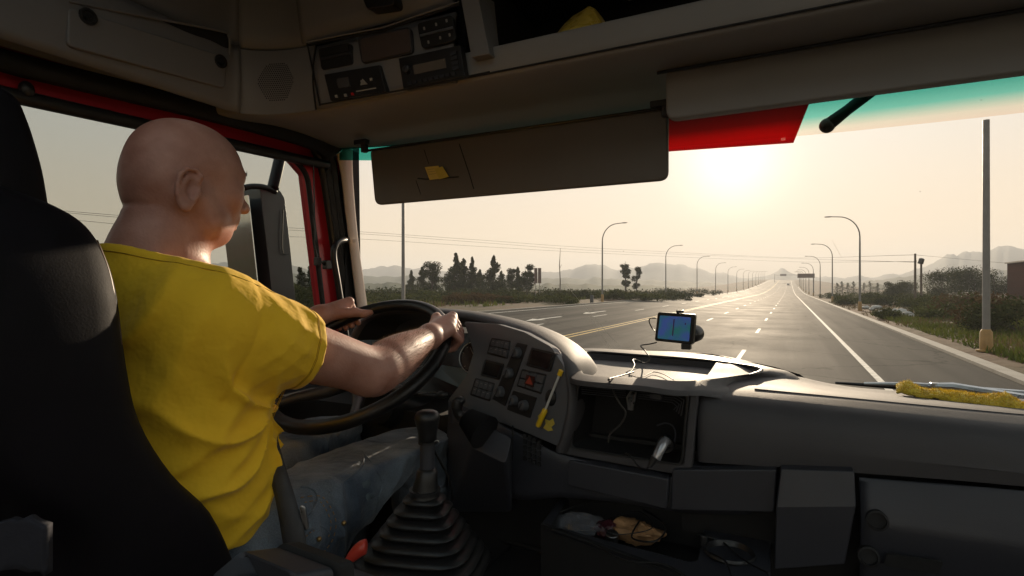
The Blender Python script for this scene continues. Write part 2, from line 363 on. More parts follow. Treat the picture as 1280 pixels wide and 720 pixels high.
mb = MB(); stripe(mb, 2.2, .17, 4, 1000, 12); stripe(mb, -20.0, .17, 4, 1000, 12)
x0 = -1.6
for xl, ph in ((-1.6, -2.5), (-5.6, 8.5), (-13.3, 4.2)):
    y = 10 + ph
    while y < 620: stripe(mb, xl, .15, y, y + 3.6, 4); y += 13
# direction arrows painted on the far carriageway
for ax, ay in ((-15.0, 34), (-15.0, 45)):
    z = lambda x, y: Vector((x, y, rz(x, y) + .006))
    mb.add([z(ax - .12, ay), z(ax + .12, ay), z(ax + .12, ay + 4), z(ax - .12, ay + 4)], [(0, 1, 2, 3)])
    mb.add([z(ax - .5, ay), z(ax + .5, ay), z(ax, ay - 2.2)], [(0, 1, 2)])
o = mk('road_marking', mb, pw, smooth=180, base=(0, 0, G)); tag(o, kind='structure')
mb = MB(); stripe(mb, -9.35, .14, 4, 1000, 12); stripe(mb, -9.75, .14, 4, 1000, 12)
o = mk('centre_line', mb, py_, smooth=180, base=(0, 0, G)); tag(o, kind='structure')
# kerbs: concrete edging
km = mat('concrete', (.24, .215, .18), .85, .15, 1.2, .4, 40)
def kerb(x0, x1, y0, y1, h):
    yy = [y0 + (y1 - y0) * i / 80 for i in range(81)]
    m = MB(); r = []
    for y in yy:
        za = rz(x0, y); r.append([Vector((x0, y, za - .1)), Vector((x0, y, za + h)), Vector((x1, y, za + h)), Vector((x1, y, za - .1))])
    return m.surf(r)
o = mk('kerb', kerb(5.4, 5.85, 3, 420, .10), km, smooth=30, base=(5.4, 0, G)); tag(o, kind='structure')
o = mk('kerb', kerb(-20.6, -20.9, 3, 420, .12), km, smooth=30, base=(-20.6, 0, G)); tag(o, kind='structure')

# hills as ridges with real depth
hm1 = mat('far_hill', (.075, .075, .050), .95, .35, .006, 0, spec=.1, detail=10)
hm2 = mat('wooded_hill', (.045, .055, .028), .95, .4, .03, 0, spec=.1, detail=10)
def ridge(name, dist, prof, m, rough, seed):
    pxs = np.arange(prof[0][0], prof[-1][0], 4.0); pys = np.interp(pxs, [p[0] for p in prof], [p[1] for p in prof]); rows = []
    for px, py in zip(pxs, pys):
        r = ray(px, 360); r = Vector((r.x, r.y, 0)); ln = r.length; r = r / ln; hz = (360 - py) / F * dist / ln + H
        e = (mnoise.fractal(Vector((px * .05, seed, 0)), 1, 2, 5) * 3.0 + mnoise.fractal(Vector((px * .4, seed, 5)), 1, 2, 3)) * rough * dist / 1500
        c = []
        for k, (fd, fh) in enumerate(((.62, -.06), (.72, .18), (.82, .45), (.9, .72), (.96, .93), (1, 1), (1.06, .9), (1.2, .4), (1.4, -.1))):
            w = mnoise.fractal(Vector((px * .03, k * .7, seed)), 1, 2, 5) * .16 * (1 if fh < .99 else 0)
            p = r * dist * fd; c.append(Vector((p.x, p.y, G - 1 + (hz + e) * max(-.1, fh + w * min(1, fh + .1)))))
        rows.append(c)
    o = mk(name, MB().surf(rows), m, smooth=180, base=(0, 1000, G)); tag(o, kind='structure'); return o
ridge('far_hill', 2000, [(-900, 352), (-200, 348), (120, 342), (200, 336), (270, 328), (300, 325), (360, 334), (440, 338), (490, 333), (560, 339), (640, 343), (700, 339), (722, 334), (738, 330), (752, 331), (775, 337), (800, 333), (820, 328), (850, 331), (890, 339), (930, 347), (952, 347), (977, 336.5), (1000, 345), (1040, 346), (1100, 345), (1130, 341), (1160, 331), (1190, 318), (1215, 314), (1232, 315), (1245, 309), (1258, 306), (1280, 311), (1400, 300), (1600, 322), (2200, 348)], hm1, 2.2, 1)
ridge('wooded_hill', 950, [(-900, 352), (0, 346), (200, 340), (270, 338), (330, 342), (440, 344), (600, 346), (700, 347), (800, 349), (880, 352), (935, 357), (950, 364)], hm2, 1.6, 4)
ridge('wooded_band', 360, [(-300, 352), (100, 350), (430, 351), (520, 353), (600, 351), (680, 353), (760, 354), (830, 356), (880, 359), (915, 366)], hm2, 2.2, 14)
ridge('wooded_band', 420, [(1042, 366), (1060, 357), (1100, 353), (1150, 352), (1200, 350), (1290, 350), (1500, 348), (2000, 352)], hm2, 2.2, 18)
ridge('wooded_hill', 950, [(1012, 364), (1030, 356), (1060, 352), (1100, 349), (1140, 344), (1180, 339), (1230, 338), (1300, 334), (1500, 332), (2200, 348)], hm2, 1.6, 8)

# ---------------------------------------------------------------- foliage
def leaves(n, centres, radii, size, seed, shape='blob', zflat=1.0):
    r = np.random.default_rng(seed); k = r.integers(0, len(centres), n); c = np.array(centres)[k]; rad = np.array(radii)[k]
    d = r.normal(size=(n, 3)); d /= np.linalg.norm(d, axis=1)[:, None]
    p = c + d * rad * (r.random(n)[:, None] ** .45); s = size * (.6 + .9 * r.random(n))[:, None]
    u = r.normal(size=(n, 3)); u /= np.linalg.norm(u, axis=1)[:, None]; w = np.cross(u, r.normal(size=(n, 3))); w /= np.linalg.norm(w, axis=1)[:, None]
    V = np.stack([p - u * s, p - w * s * .45, p + u * s, p + w * s * .45], 1).reshape(-1, 3); Fc = np.arange(4 * n).reshape(n, 4)
    return V, Fc
def leafmat(name, a, b, sc=.8):
    m = mat(name, a, .95, 0, sc, 0, spec=.03, col2=b, detail=3)
    n = m.node_tree.nodes; l = m.node_tree.links; p = n['Principled BSDF']; out = n['Material Output']
    t = n.new('ShaderNodeBsdfTranslucent'); mx = n.new('ShaderNodeMixShader'); mx.inputs['Fac'].default_value = .15
    l.new(p.inputs['Base Color'].links[0].from_socket, t.inputs['Color']); l.new(p.outputs[0], mx.inputs[1]); l.new(t.outputs[0], mx.inputs[2]); l.new(mx.outputs[0], out.inputs['Surface'])
    return m
LM = [leafmat('leaf_dark', (.022, .028, .009), (.055, .058, .017)), leafmat('leaf_olive', (.036, .042, .011), (.080, .085, .024)), leafmat('leaf_brown', (.060, .036, .017), (.10, .065, .028))]
bark = mat('bark', (.07, .05, .035), .9, .3, 5, .8, 30)
def tree(px, d, top_py, width, kind, label, lm=0, seed=0, group='trees beyond the road', n=1500):
    r0 = ray(px, 360) * d; x, y = r0.x, r0.y; gz = ground_z(x, y); top = (360 - top_py) / F * d; h = top - gz
    b = Vector((x, y, gz)); t = thing('conifer_tree' if kind == 'con' else 'broadleaf_tree', label, 'tree', b, group); rnd = random.Random(seed)
    lean = Vector((rnd.uniform(-.06, .06), rnd.uniform(-.06, .06), 0)) * h
    path = [b + Vector((0, 0, -.1)), b + Vector((0, 0, h * .3)) + lean * .2, b + Vector((0, 0, h * .65)) + lean * .6, b + Vector((0, 0, h * .96)) + lean]
    tr = MB().tube(path, [.028 * h, .021 * h, .012 * h, .003 * h], 7); cs, rs = [], []
    if kind == 'con':
        for i in range(26):
            f = .05 + .90 * i / 26; w = width * 1.35 * (1 - f) ** 1.05 * rnd.uniform(.3, 1.35); a = rnd.uniform(0, 6.28)
            c = b + Vector((0, 0, h * f)) + lean * f + Vector((math.cos(a), math.sin(a), 0)) * w * .5
            cs.append(tuple(c)); rs.append((w * .8 + .07, w * .8 + .07, h * .075)); tr.tube([b + Vector((0, 0, h * f)) + lean * f, c], .004 * h, 4)
    else:
        for i in range(18):
            f = rnd.uniform(.25, .95); w = width * (1 - abs(f - .55)) * rnd.uniform(.3, .75); a = rnd.uniform(0, 6.28)
            c = b + Vector((0, 0, h * f)) + Vector((math.cos(a), math.sin(a), 0)) * w * .6
            cs.append(tuple(c)); s = width * rnd.uniform(.16, .34); rs.append((s * 1.15, s * 1.15, s * .85)); tr.tube([b + Vector((0, 0, h * f * .6)), c], .006 * h, 4)
    mk('trunk', tr, bark, t, smooth=60)
    mk('crown', leaves(int(n * 2.2), cs, rs, max(.10, h * .022), seed + 100), LM[lm], t, smooth=None)
    return t
def bush(px, d, top_py, width, label, lm=1, seed=0, n=1100, group='bushes on the verges'):
    r0 = ray(px, 360) * d; x, y = r0.x, r0.y; gz = ground_z(x, y); h = max(.4, (360 - top_py) / F * d - gz)
    b = Vector((x, y, gz)); t = thing('bush', label, 'bush', b, group); rnd = random.Random(seed); cs, rs = [], []; st = MB()
    for i in range(12):
        a = rnd.uniform(0, 6.28); q = width * .5 * rnd.random() ** .5; f = rnd.uniform(.2, .75) * (1 - .5 * (q / (width * .5)) ** 2)
        c = b + Vector((math.cos(a) * q, math.sin(a) * q, h * f)); cs.append(tuple(c)); s = rnd.uniform(.16, .26) * width
        rs.append((s, s, min(s, h * .3))); st.tube([b, c], .02, 4)
    mk('stem', st, bark, t, smooth=60); mk('foliage', leaves(int(n * 1.6), cs, rs, max(.07, width * .026), seed + 55), LM[lm], t, smooth=None)
    return t
# conifer clump left of the far lamp row (photo: x 500..670)
TR = [(513, 118, 337, 1.3, 'small thin conifer left of the clump, nearest the tall left pole'), (528, 108, 333, 1.5, 'low conifer second from the left in the clump'), (540, 104, 329, 2.4, 'broad rounded conifer left of the tallest pair'),
      (567, 100, 315, 1.9, 'tallest dark conifer in the roadside clump'), (577, 103, 322, 1.5, 'conifer just right of the tallest one in the clump'), (590, 101, 320, 1.2, 'slim pointed conifer in the middle of the clump'),
      (600, 110, 336, 1.6, 'short conifer in the dip of the clump'), (616, 99, 318, 1.6, 'leaning ragged conifer right of the middle of the clump'), (628, 106, 338, 1.6, 'short dark conifer right of the leaning one'),
      (640, 112, 336, 1.5, 'low conifer with a forked top in the clump'), (648, 108, 333, 1.2, 'thin conifer second from the right in the clump'), (659, 104, 331, 1.7, 'last conifer of the clump, left of the brown road sign')]
for i, (px, d, tp, w, lb) in enumerate(TR): tree(px, d, tp, w * (1.5 if i in (2, 9, 11) else 1.35), 'broad' if i in (2, 9, 11) else 'con', lb.replace('conifer', 'tree') if i in (2, 9, 11) else lb, 0, 20 + i, n=2400)
tree(782, 128, 325, 2.2, 'broad', 'taller of the two dark trees right of the first lamp', 0, 50, n=1300)
tree(796, 130, 334, 2.1, 'broad', 'shorter rounded tree beside the taller dark tree', 0, 51, n=1100)
for i, (px, d, tp, w, lb) in enumerate([(376, 60, 333, 1.6, 'pointed conifer seen behind the mirror through the door window'), (388, 64, 331, 1.7, 'middle conifer seen through the front of the door window'), (400, 62, 334, 1.5, 'conifer seen against the red door frame'),
        (340, 70, 326, 3.5, 'dim round tree seen between the mirror and the shoulder'), (424, 70, 335, 2.0, 'conifer hidden behind the windscreen pillar')]):
    tree(px, d, tp, w, 'con' if i != 3 else 'broad', lb, 0, 60 + i)
# right hand side trees
for i, (px, d, tp, w, lb) in enumerate([(1178, 92, 341, 6, 'rounded dark tree at the left end of the right hand grove'), (1200, 96, 339, 7, 'broad dark tree in the middle of the right hand grove'), (1219, 94, 338, 6, 'dark tree just left of the near concrete post'),
        (1243, 90, 340, 6, 'dark tree between the near post and the brick building'), (1118, 100, 354, 3.5, 'small umbrella shaped tree left of the utility pole'), (1133, 120, 353, 4, 'low tree behind the utility pole')]):
    tree(px, d, tp, w, 'broad', lb, 0, 80 + i, 'trees beyond the right verge', n=2600)
for i, px in enumerate((1046, 1053, 1060, 1067, 1080, 1088, 1097)):
    tree(px, 190 + 6 * (i % 3), 353 - (i % 2) * 2, 2.2, 'con', 'small hazy far conifer, %s' % ('left of the second lamp', 'close behind the second lamp', 'between the second and the nearest curved lamp', 'left of the nearest curved lamp', 'just right of the nearest curved lamp', 'right of the nearest curved lamp', 'farthest right of the hazy row')[i], 0, 95 + i, 'hazy far conifers', n=500)
BU = [(455, 62, 362, 5, 1, 'olive bush beside the windscreen pillar'), (485, 60, 364, 6, 1, 'olive bush left of the tall left pole'), (525, 72, 361, 7, 1, 'wide olive bush under the low conifers'), (575, 58, 360, 4.5, 2, 'brown bush before the tallest conifer'),
      (610, 62, 363, 5, 2, 'brown bush under the leaning conifer'), (645, 75, 363, 6, 1, 'olive bush under the right end of the clump'), (690, 88, 364, 6, 1, 'bush right of the brown road sign'), (722, 84, 358, 6.5, 0, 'dark mounded bush left of the first lamp'),
      (745, 90, 361, 5, 1, 'bush at the foot of the first lamp'), (775, 82, 361, 6, 1, 'green bush under the two dark trees'), (803, 84, 361, 6, 1, 'green bush right of the two dark trees'), (840, 105, 364, 5, 0, 'low bush right of the second lamp'), (866, 125, 364, 5, 0, 'low bush at the third lamp'),
      (1195, 52, 357, 5, 1, 'olive green bush right of the twin posts'), (1172, 60, 362, 4, 1, 'bush behind the twin posts'), (1215, 46, 358, 5, 2, 'brown bush left of the near concrete post'),
      (1250, 34, 358, 4.5, 2, 'rusty brown bush right of the near concrete post'), (1275, 30, 362, 4.5, 0, 'dark bush under the brick building'), (1234, 30, 380, 2.4, 0, 'small dark bush at the foot of the near post'), (1105, 44, 381, 2.0, 1, 'small leafy bush among the rubble'),
      (1065, 80, 366, 5, 1, 'low bush behind the nearest curved lamp'), (1090, 85, 365, 6, 1, 'wide low bush right of the nearest curved lamp'), (1130, 75, 364, 6, 0, 'dark bush left of the utility pole'), (1152, 62, 366, 4, 1, 'low bush between the twin posts'), (1036, 130, 364, 5, 1, 'low bush beyond the second lamp')]
for i, (px, d, tp, w, lm, lb) in enumerate(BU): bush(px, d, tp, w, lb, lm, 200 + i)
# low scrub nobody could count, left and right of the road
def scrub(name, spots, seed, m):
    rnd = random.Random(seed); cs, rs = [], []
    for px0, px1, d0, d1, k, hh in spots:
        for _ in range(k):
            px = rnd.uniform(px0, px1); d = rnd.uniform(d0, d1); p = ray(px, 360) * d; g = ground_z(p.x, p.y); s = rnd.uniform(.7, 1.7) * hh
            cs.append((p.x, p.y, g + s * .35)); rs.append((s * 1.1, s * 1.1, s * .6))
    o = mk(name, leaves(len(cs) * 110, cs, rs, .17, seed, ), m, smooth=None, base=(0, 60, G)); tag(o, kind='stuff')
scrub('scrub', [(430, 700, 72, 100, 120, 1.25), (690, 860, 92, 130, 80, 1.0), (820, 900, 140, 240, 40, 1.2), (60, 430, 60, 100, 60, 1.2)], 31, LM[0])
scrub('scrub', [(440, 720, 60, 72, 50, .7), (1150, 1290, 42, 70, 70, .9), (1040, 1180, 85, 150, 80, 1.1)], 32, LM[1])
# through the door window
for i, (px, d, tp, w, lb) in enumerate([(290, 55, 358, 7, 'bush seen low through the door window before the chin'), (320, 60, 350, 8, 'large dim bush beside the mirror'), (385, 48, 352, 6, 'bush seen behind the mirror edge'), (405, 45, 356, 5, 'bush behind the red door frame'), (120, 70, 352, 8, 'bush behind the head rest')]):
    bush(px, d, tp, w, lb, 1, 300 + i)
# grass and weeds: uncountable
def grass(name, n, x0, x1, y0, y1, s, m, seed, dens):
    r = np.random.default_rng(seed); P = []
    while len(P) < n:
        x = r.uniform(x0, x1); y = y0 + (y1 - y0) * r.random() ** 1.6
        if mnoise.noise(Vector((x * .25, y * .12, seed))) + r.uniform(-.25, .25) < dens: continue
        P.append((x, y, ground_z(x, y)))
    P = np.array(P); a = r.random(n) * 6.28; h = s * (.5 + r.random(n)); w = h * .16
    dx = np.stack([np.cos(a), np.sin(a), np.zeros(n)], 1) * w[:, None]; up = np.stack([r.normal(size=n) * .3, r.normal(size=n) * .3, np.ones(n)], 1) * h[:, None]
    V = np.stack([P - dx, P + dx, P + up], 1).reshape(-1, 3); o = mk(name, (V, np.arange(3 * n).reshape(n, 3)), m, smooth=None, base=(0, 20, G)); tag(o, kind='stuff'); return o
gg = leafmat('grass_green', (.07, .095, .016), (.15, .15, .03), .4); gd = leafmat('grass_dry', (.10, .068, .032), (.17, .12, .058), .4)
grass('green_grass', 38000, 6.6, 24, 12, 60, .20, gg, 3, -.22)
grass('dry_grass', 16000, 6.0, 40, 12, 110, .22, gd, 5, -.1)
grass('dry_grass', 14000, -75, -27, 20, 130, .35, gd, 9, -.2)
grass('green_grass', 9000, -80, -24, 20, 130, .40, gg, 11, .05)

# ---------------------------------------------------------------- street lamps, poles, wires, signs
lampm = mat('galvanised_pole', (.19, .18, .17), .5, .12, 2, 0, metal=.3); ybase = mat('yellow_base_paint', (.30, .17, .05), .6, .2, 4); lens_m = mat('lamp_lens', (.5, .48, .42), .3)
def lamp_proto(side, x, y, label, group):
    b = Vector((x, y, ground_z(x, y))); t = thing('street_lamp', label, 'street lamp', b, group); s = side; hh = 10.2
    pts = [b, b + Vector((0, 0, 3)), b + Vector((0, 0, 7.2))] + [b + Vector((s * 2.0 * (1 - math.cos(a)) * 1.0, 0, 7.9 + 2.2 * math.sin(a))) for a in [i * math.pi / 2 / 8 for i in range(9)]] + [b + Vector((s * 2.7, 0, 10.15))]
    rr = [.12, .105, .085] + [.07 - .0025 * i for i in range(9)] + [.045]
    mk('pole', MB().tube(pts, rr, 10), lampm, t, smooth=60)
    hd = b + Vector((s * 2.9, 0, 10.15)); m = MB(); m.ball(hd, (.42, .13, .07)); mk('lamp_head', m, lampm, t, smooth=180)
    mk('base_collar', MB().lathe(b, (0, 0, 1), [(0, .26), (.06, .26), (.07, .19), (.9, .17), (1.0, .12)], 14), ybase, t)
    return t
first = lamp_proto(-1, 6.75, 69, 'largest curved street lamp on the right verge, nearest of its row', 'street lamps on the right verge')
names = ['second', 'third', 'fourth', 'fifth', 'sixth', 'seventh', 'eighth', 'ninth', 'tenth', 'eleventh', 'twelfth', 'thirteenth', 'fourteenth']
for k in range(9):
    y = 69 + 41.5 * (k + 1); dup(first, (6.75, y, ground_z(6.75, y)), '%s curved street lamp counted from the nearest on the right verge' % names[k])
firstl = lamp_proto(1, -21.7, 69.5, 'nearest and largest curved street lamp of the left row', 'street lamps on the left verge')
for k in range(13):
    y = 69.5 + 41.5 * (k + 1); dup(firstl, (-21.7, y, ground_z(-21.7, y)), '%s curved street lamp counted from the nearest on the left verge' % names[k])
# near straight posts
def post(x, y, top, r, label, collar=True):
    b = Vector((x, y, ground_z(x, y))); t = thing('lamp_post', label, 'post', b, None)
    mk('pole', MB().tube([b, b + Vector((0, 0, top * .5)), b + Vector((0, 0, top))], [r, r * .92, r * .84], 14), lampm, t, smooth=60)
    if collar: mk('base_collar', MB().lathe(b, (0, 0, 1), [(0, r * 2.6), (.06, r * 2.6), (.07, r * 1.7), (.75, r * 1.55), (.85, r * 1.05)], 16), ybase, t)
    return t
post(6.75, 27, 8.85, .125, 'thick pale straight post with a yellow base close on the right verge')
post(-21.7, 28, 10.0, .115, 'tall straight grey pole on the left verge, cut off by the sun visor')
# utility poles on the right
wood = mat('weathered_wood', (.10, .075, .055), .9, .25, 3, .6, 20)
def upole(px, d, top_py, label, extra):
    r0 = ray(px, 360) * d; b = Vector((r0.x, r0.y, ground_z(r0.x, r0.y))); top = (360 - top_py) / F * d; t = thing('utility_pole', label, 'utility pole', b, None)
    mk('pole', MB().tube([b, Vector((b.x, b.y, top))], [.15, .11], 10), wood, t, smooth=60)
    if extra: mk('transformer', MB().lathe(Vector((b.x - .1, b.y, top - .5)), (0.25, 0, 1), [(0, .1), (.04, .3), (.65, .3), (.75, .12)], 14), M['black'], t)
    else: mk('crossarm', MB().box(Vector((b.x, b.y, top - .9)), (.12, 1.1, .12)), wood, t, bevel=.01)
    return t
upole(1144, 66, 317, 'bare wooden utility pole left of the pole with the drum', False); upole(1151.5, 68, 325, 'utility pole carrying a dark round drum at its top', True)
r0 = ray(700, 360) * 105; b = Vector((r0.x, r0.y, ground_z(r0.x, r0.y)))
mm = MB().tube([b, b + Vector((.05, 0, 3)), b + Vector((-.1, 0, 6)), b + Vector((.08, 0, 9.2))], [.12, .1, .08, .03], 7).tube([b + Vector((-.08, 0, 5.2)), b + Vector((.25, .1, 6.1))], .03, 5)
tag(mk('dead_tree', mm, bark, smooth=60), 'bare thin dead trunk right of the brown road sign', 'dead tree')
# power lines (distant)
wm = mat('wire', (.05, .05, .05), .9, spec=0)
def wire(pts, r, label):
    pp = [ray(px, py) * d for px, py, d in pts]; o = mk('power_line', MB().tube(cr(pp, 10), r, 5), wm, smooth=60); tag(o, label, 'power line', 'overhead wires')
wire([(60, 262, 60), (300, 281, 75), (455, 290, 95), (600, 300, 115), (760, 311, 140), (985, 322, 190), (1144, 318.5, 66)], .022, 'upper overhead wire crossing the whole sky to the bare pole')
wire([(60, 264, 60), (300, 284, 75), (455, 292.5, 95), (600, 303, 115), (760, 314, 140), (985, 323, 190), (1150, 328, 68)], .022, 'middle overhead wire just under the upper one')
wire([(60, 272, 60), (300, 293, 75), (455, 299, 95), (600, 308, 115), (760, 317, 140), (985, 327, 190), (1144, 327, 66)], .022, 'lowest overhead wire over the conifers')
wire([(1144, 318.5, 66), (1181, 322, 110), (1280, 331, 90)], .02, 'overhead wire from the bare pole towards the brick building')
# brown road sign on two legs
r0 = ray(672, 360) * 84; b = Vector((r0.x, r0.y, ground_z(r0.x, r0.y))); t = thing('road_sign', 'tall brown road sign on thin legs seen from behind, right of the conifers', 'sign', b)
sf = Vector((RT.x, RT.y, 0)); zt = (360 - 335) / F * 84; zb = (360 - 354) / F * 84; w = .52
c1 = [b + sf * -w + Vector((0, 0, zt - b.z)), b + sf * -.03 + Vector((0, 0, zt - b.z)), b + sf * -.03 + Vector((0, 0, zb - b.z)), b + sf * -w + Vector((0, 0, zb - b.z))]
bs = mat('sign_back', (.13, .085, .07), .6, .15, 3)
mk('sign_panel', MB().slab(c1, FW * .04), bs, t); mk('sign_panel', MB().slab([p + sf * (w + .06) for p in c1], FW * .04), bs, t)
for s in (-.3, .3): mk('leg', MB().tube([b + sf * s + FW * .09, b + sf * s + FW * .09 + Vector((0, 0, zt - b.z - .1))], .04, 8), lampm, t)
# gantry sign far right and bridge gantry
def gantry(px, d, pxw, y0, y1, label, legs):
    r0 = ray(px, 360) * d; c = Vector((r0.x, r0.y, 0)); w = pxw / F * d / 2; zt = (360 - y0) / F * d; zb = (360 - y1) / F * d; g = ground_z(c.x, c.y)
    t = thing('gantry_sign', label, 'road sign', (c.x, c.y, g))
    mk('sign_panel', MB().box((c.x, c.y, (zt + zb) / 2), (2 * w, .15, zt - zb)), bs, t)
    for lx in legs: mk('leg', MB().tube([(lx, c.y + .2, ground_z(lx, c.y)), (lx, c.y + .2, zt)], .16, 8), lampm, t)
    mk('crossbar', MB().tube([(min(legs + [c.x - w]), c.y + .2, (zt + zb) / 2), (max(legs + [c.x + w]), c.y + .2, (zt + zb) / 2)], .12, 8), lampm, t)
gantry(1007.5, 205, 19, 342, 347.3, 'dark roadside sign board on a post over the right verge, far off', [8.2])
gantry(979, 520, 7, 342.5, 345, 'tiny hazy overhead sign at the far end of the road', [-12.0, 9.0])
# bollards on the left verge
bol = MB()
x, y = -21.3, 64
b = Vector((x, y, ground_z(x, y))); t0 = thing('bollard', 'dark roadside bollard nearest to the first left lamp', 'bollard', b, 'bollards on the left verge')
mk('body', MB().lathe(b, (0, 0, 1), [(0, .22), (.9, .2), (1.0, .15)], 12), M['black'], t0)
for (y, lb) in ((82, 'second roadside bollard right of the two dark trees'), (94, 'third roadside bollard short of the second left lamp'), (132, 'bollard between the second and third left lamps')): dup(t0, (-21.3, y, ground_z(-21.3, y)), lb)
# car far ahead
def car(x, y, label):
    z = rz(x, y); b = Vector((x, y, z)); t = thing('parked_car' if False else 'car', label, 'car', b); cm = mat('car_paint', (.03, .03, .035), .3, .1, 3, coat=.4)
    m = MB(); m.loft([[b + Vector((sx * wx, yy, zz)) for sx, zz in ((-1, .25), (-1, z1), (-.82, z2), (.82, z2), (1, z1), (1, .25))] for yy, wx, z1, z2 in ((-2.1, .8, .7, .85), (-1.9, .88, .8, .95), (-1.2, .88, .85, 1.4), (.3, .88, .85, 1.42), (1.1, .86, .82, .95), (2.1, .78, .6, .75))])
    mk('body', m, cm, t, bevel=.03); mk('rear_window', MB().box(b + Vector((0, -1.62, 1.12)), (1.2, .03, .32), Matrix.Rotation(-.7, 3, 'X')), M['screen'], t)
    for sx in (-.8, .8):
        for sy in (-1.35, 1.3): mk('wheel', MB().lathe(b + Vector((sx - .1, sy, .31)), (1, 0, 0), [(0, .31), (.2, .31)], 16), M['rubber'], t)
car(-.4, 470, 'small dark car far ahead in the right lane')
# brick building
bm_ = bpy.data.materials.new('red_brick'); bm_.use_nodes = True
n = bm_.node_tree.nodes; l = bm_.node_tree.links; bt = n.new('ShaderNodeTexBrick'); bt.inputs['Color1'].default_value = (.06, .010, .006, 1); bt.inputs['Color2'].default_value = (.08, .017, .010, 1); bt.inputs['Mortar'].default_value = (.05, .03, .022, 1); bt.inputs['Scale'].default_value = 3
tc = n.new('ShaderNodeTexCoord'); mp = n.new('ShaderNodeMapping'); mp.inputs['Rotation'].default_value = (R(90), 0, 0); l.new(tc.outputs['Object'], mp.inputs[0]); l.new(mp.outputs[0], bt.inputs[0]); l.new(bt.outputs[0], n['Principled BSDF'].inputs['Base Color']); n['Principled BSDF'].inputs['Roughness'].default_value = 1; n['Principled BSDF'].inputs['Specular IOR Level'].default_value = 0
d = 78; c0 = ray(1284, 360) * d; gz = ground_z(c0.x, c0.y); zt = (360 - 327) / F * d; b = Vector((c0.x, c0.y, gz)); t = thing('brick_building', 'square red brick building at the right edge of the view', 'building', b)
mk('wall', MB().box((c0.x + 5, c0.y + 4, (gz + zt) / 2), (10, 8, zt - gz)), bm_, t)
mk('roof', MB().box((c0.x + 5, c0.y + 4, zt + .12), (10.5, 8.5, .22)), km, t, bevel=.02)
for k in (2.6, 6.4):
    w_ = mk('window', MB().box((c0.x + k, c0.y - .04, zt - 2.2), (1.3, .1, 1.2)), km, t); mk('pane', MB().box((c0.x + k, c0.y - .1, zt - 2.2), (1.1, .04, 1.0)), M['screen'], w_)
# rubble on the right verge
rk = mat('pale_rubble', (.36, .34, .31), .85, .2, 3, .6, 12)
for i, (px, py, s) in enumerate([(1082, 386, .5), (1090, 388, .45), (1096, 386, .6), (1109, 390, .4), (1118, 391, .55), (1126, 393, .7), (1134, 394, .5), (1140, 396, .4), (1100, 391, .35), (1130, 390, .4)]):
    p = PZ(px, py, G + .1); rnd = random.Random(i); m = MB()
    m.ball((p.x, p.y, p.z + s * .2), (s * rnd.uniform(.6, 1), s * rnd.uniform(.6, 1), s * .5), 9, 6)
    for v in m.v: v += mnoise.noise_vector(v * 2.2 / s) * s * .25
    o = mk('rock', m, rk, smooth=20); tag(o, 'grey rubble stone on the right verge, part of the heap below the utility poles', 'rock', 'rubble heap on the right verge')

# haze: one closed box of even air
hz = bpy.data.materials.new('haze'); hz.use_nodes = True; n = hz.node_tree.nodes; l = hz.node_tree.links; n.remove(n['Principled BSDF'])
pv = n.new('ShaderNodeVolumePrincipled'); pv.inputs['Color'].default_value = (.93, .95, .98, 1); pv.inputs['Density'].default_value = .0005; pv.inputs['Anisotropy'].default_value = .15
l.new(pv.outputs[0], n['Material Output'].inputs['Volume'])
ztop = 175.0
o = mk('haze', MB().box((-300, 1490, (ztop - 12) / 2), (6400, 3720, ztop + 12)), hz, smooth=None, base=(0, 0, G)); tag(o, kind='stuff')
# ================================================================ THE CAB
XL, XR = -1.45, .80                                # inner door planes
YB = -.95                                          # rear wall
def V3(x, y, z): return Vector((x, y, z))
def panel(name, corners, vec, m, parent, r=.004, bevel=.0012, smooth=35, **k):
    return mk(name, MB().slab(rq(corners, r), vec), m, parent, bevel=bevel, smooth=smooth, **k)

cab = thing('truck_cab', 'red truck cab shell around the driver, with door frame, dark pillar seals and wide windscreen', 'truck cab', (-.35, .4, -1.05))
# floor, roof, rear wall, engine tunnel
FZ = -.95
mk('floor', MB().box((-.33, .33, FZ - .03), (2.3, 2.56, .06)), M['matte'], cab)
tun = MB().loft([[V3(-.62, y, FZ), V3(-.60, y, z), V3(-.10, y, z), V3(-.02, y, FZ)] for y, z in ((YB + .02, -.68), (.6, -.66), (.95, -.62), (1.2, -.60))], cap=True)
mk('engine_tunnel', tun, M['matte'], cab, bevel=.03, bseg=4)
mk('roof_lining', MB().ring([V3(XL - .06, YB - .06, 1.0), V3(XR + .06, YB - .06, 1.0), V3(XR + .06, 1.62, 1.0), V3(XL - .06, 1.62, 1.0)], [V3(-.95, -.75, 1.0), V3(.45, -.75, 1.0), V3(.45, .35, 1.0), V3(-.95, .35, 1.0)], V3(0, 0, .05)), M['console'], cab)
mk('fill_light_hatch', MB().slab([V3(-.98, -.78, 1.06), V3(.48, -.78, 1.06), V3(.48, .38, 1.06), V3(-.98, .38, 1.06)], V3(0, 0, .006)), glass('fill_hatch_glass', (.9, .92, .92)), cab)  # unseen roof hatch, added to let skylight into the cab
mk('rear_wall', MB().ring([V3(XL - .05, YB, 1.02), V3(XR + .05, YB, 1.02), V3(XR + .05, YB, -1.0), V3(XL - .05, YB, -1.0)], [V3(-1.0, YB, .92), V3(XR - .1, YB, .92), V3(XR - .1, YB, -.35), V3(-1.0, YB, -.35)], V3(0, -.05, 0)), M['console'], cab)
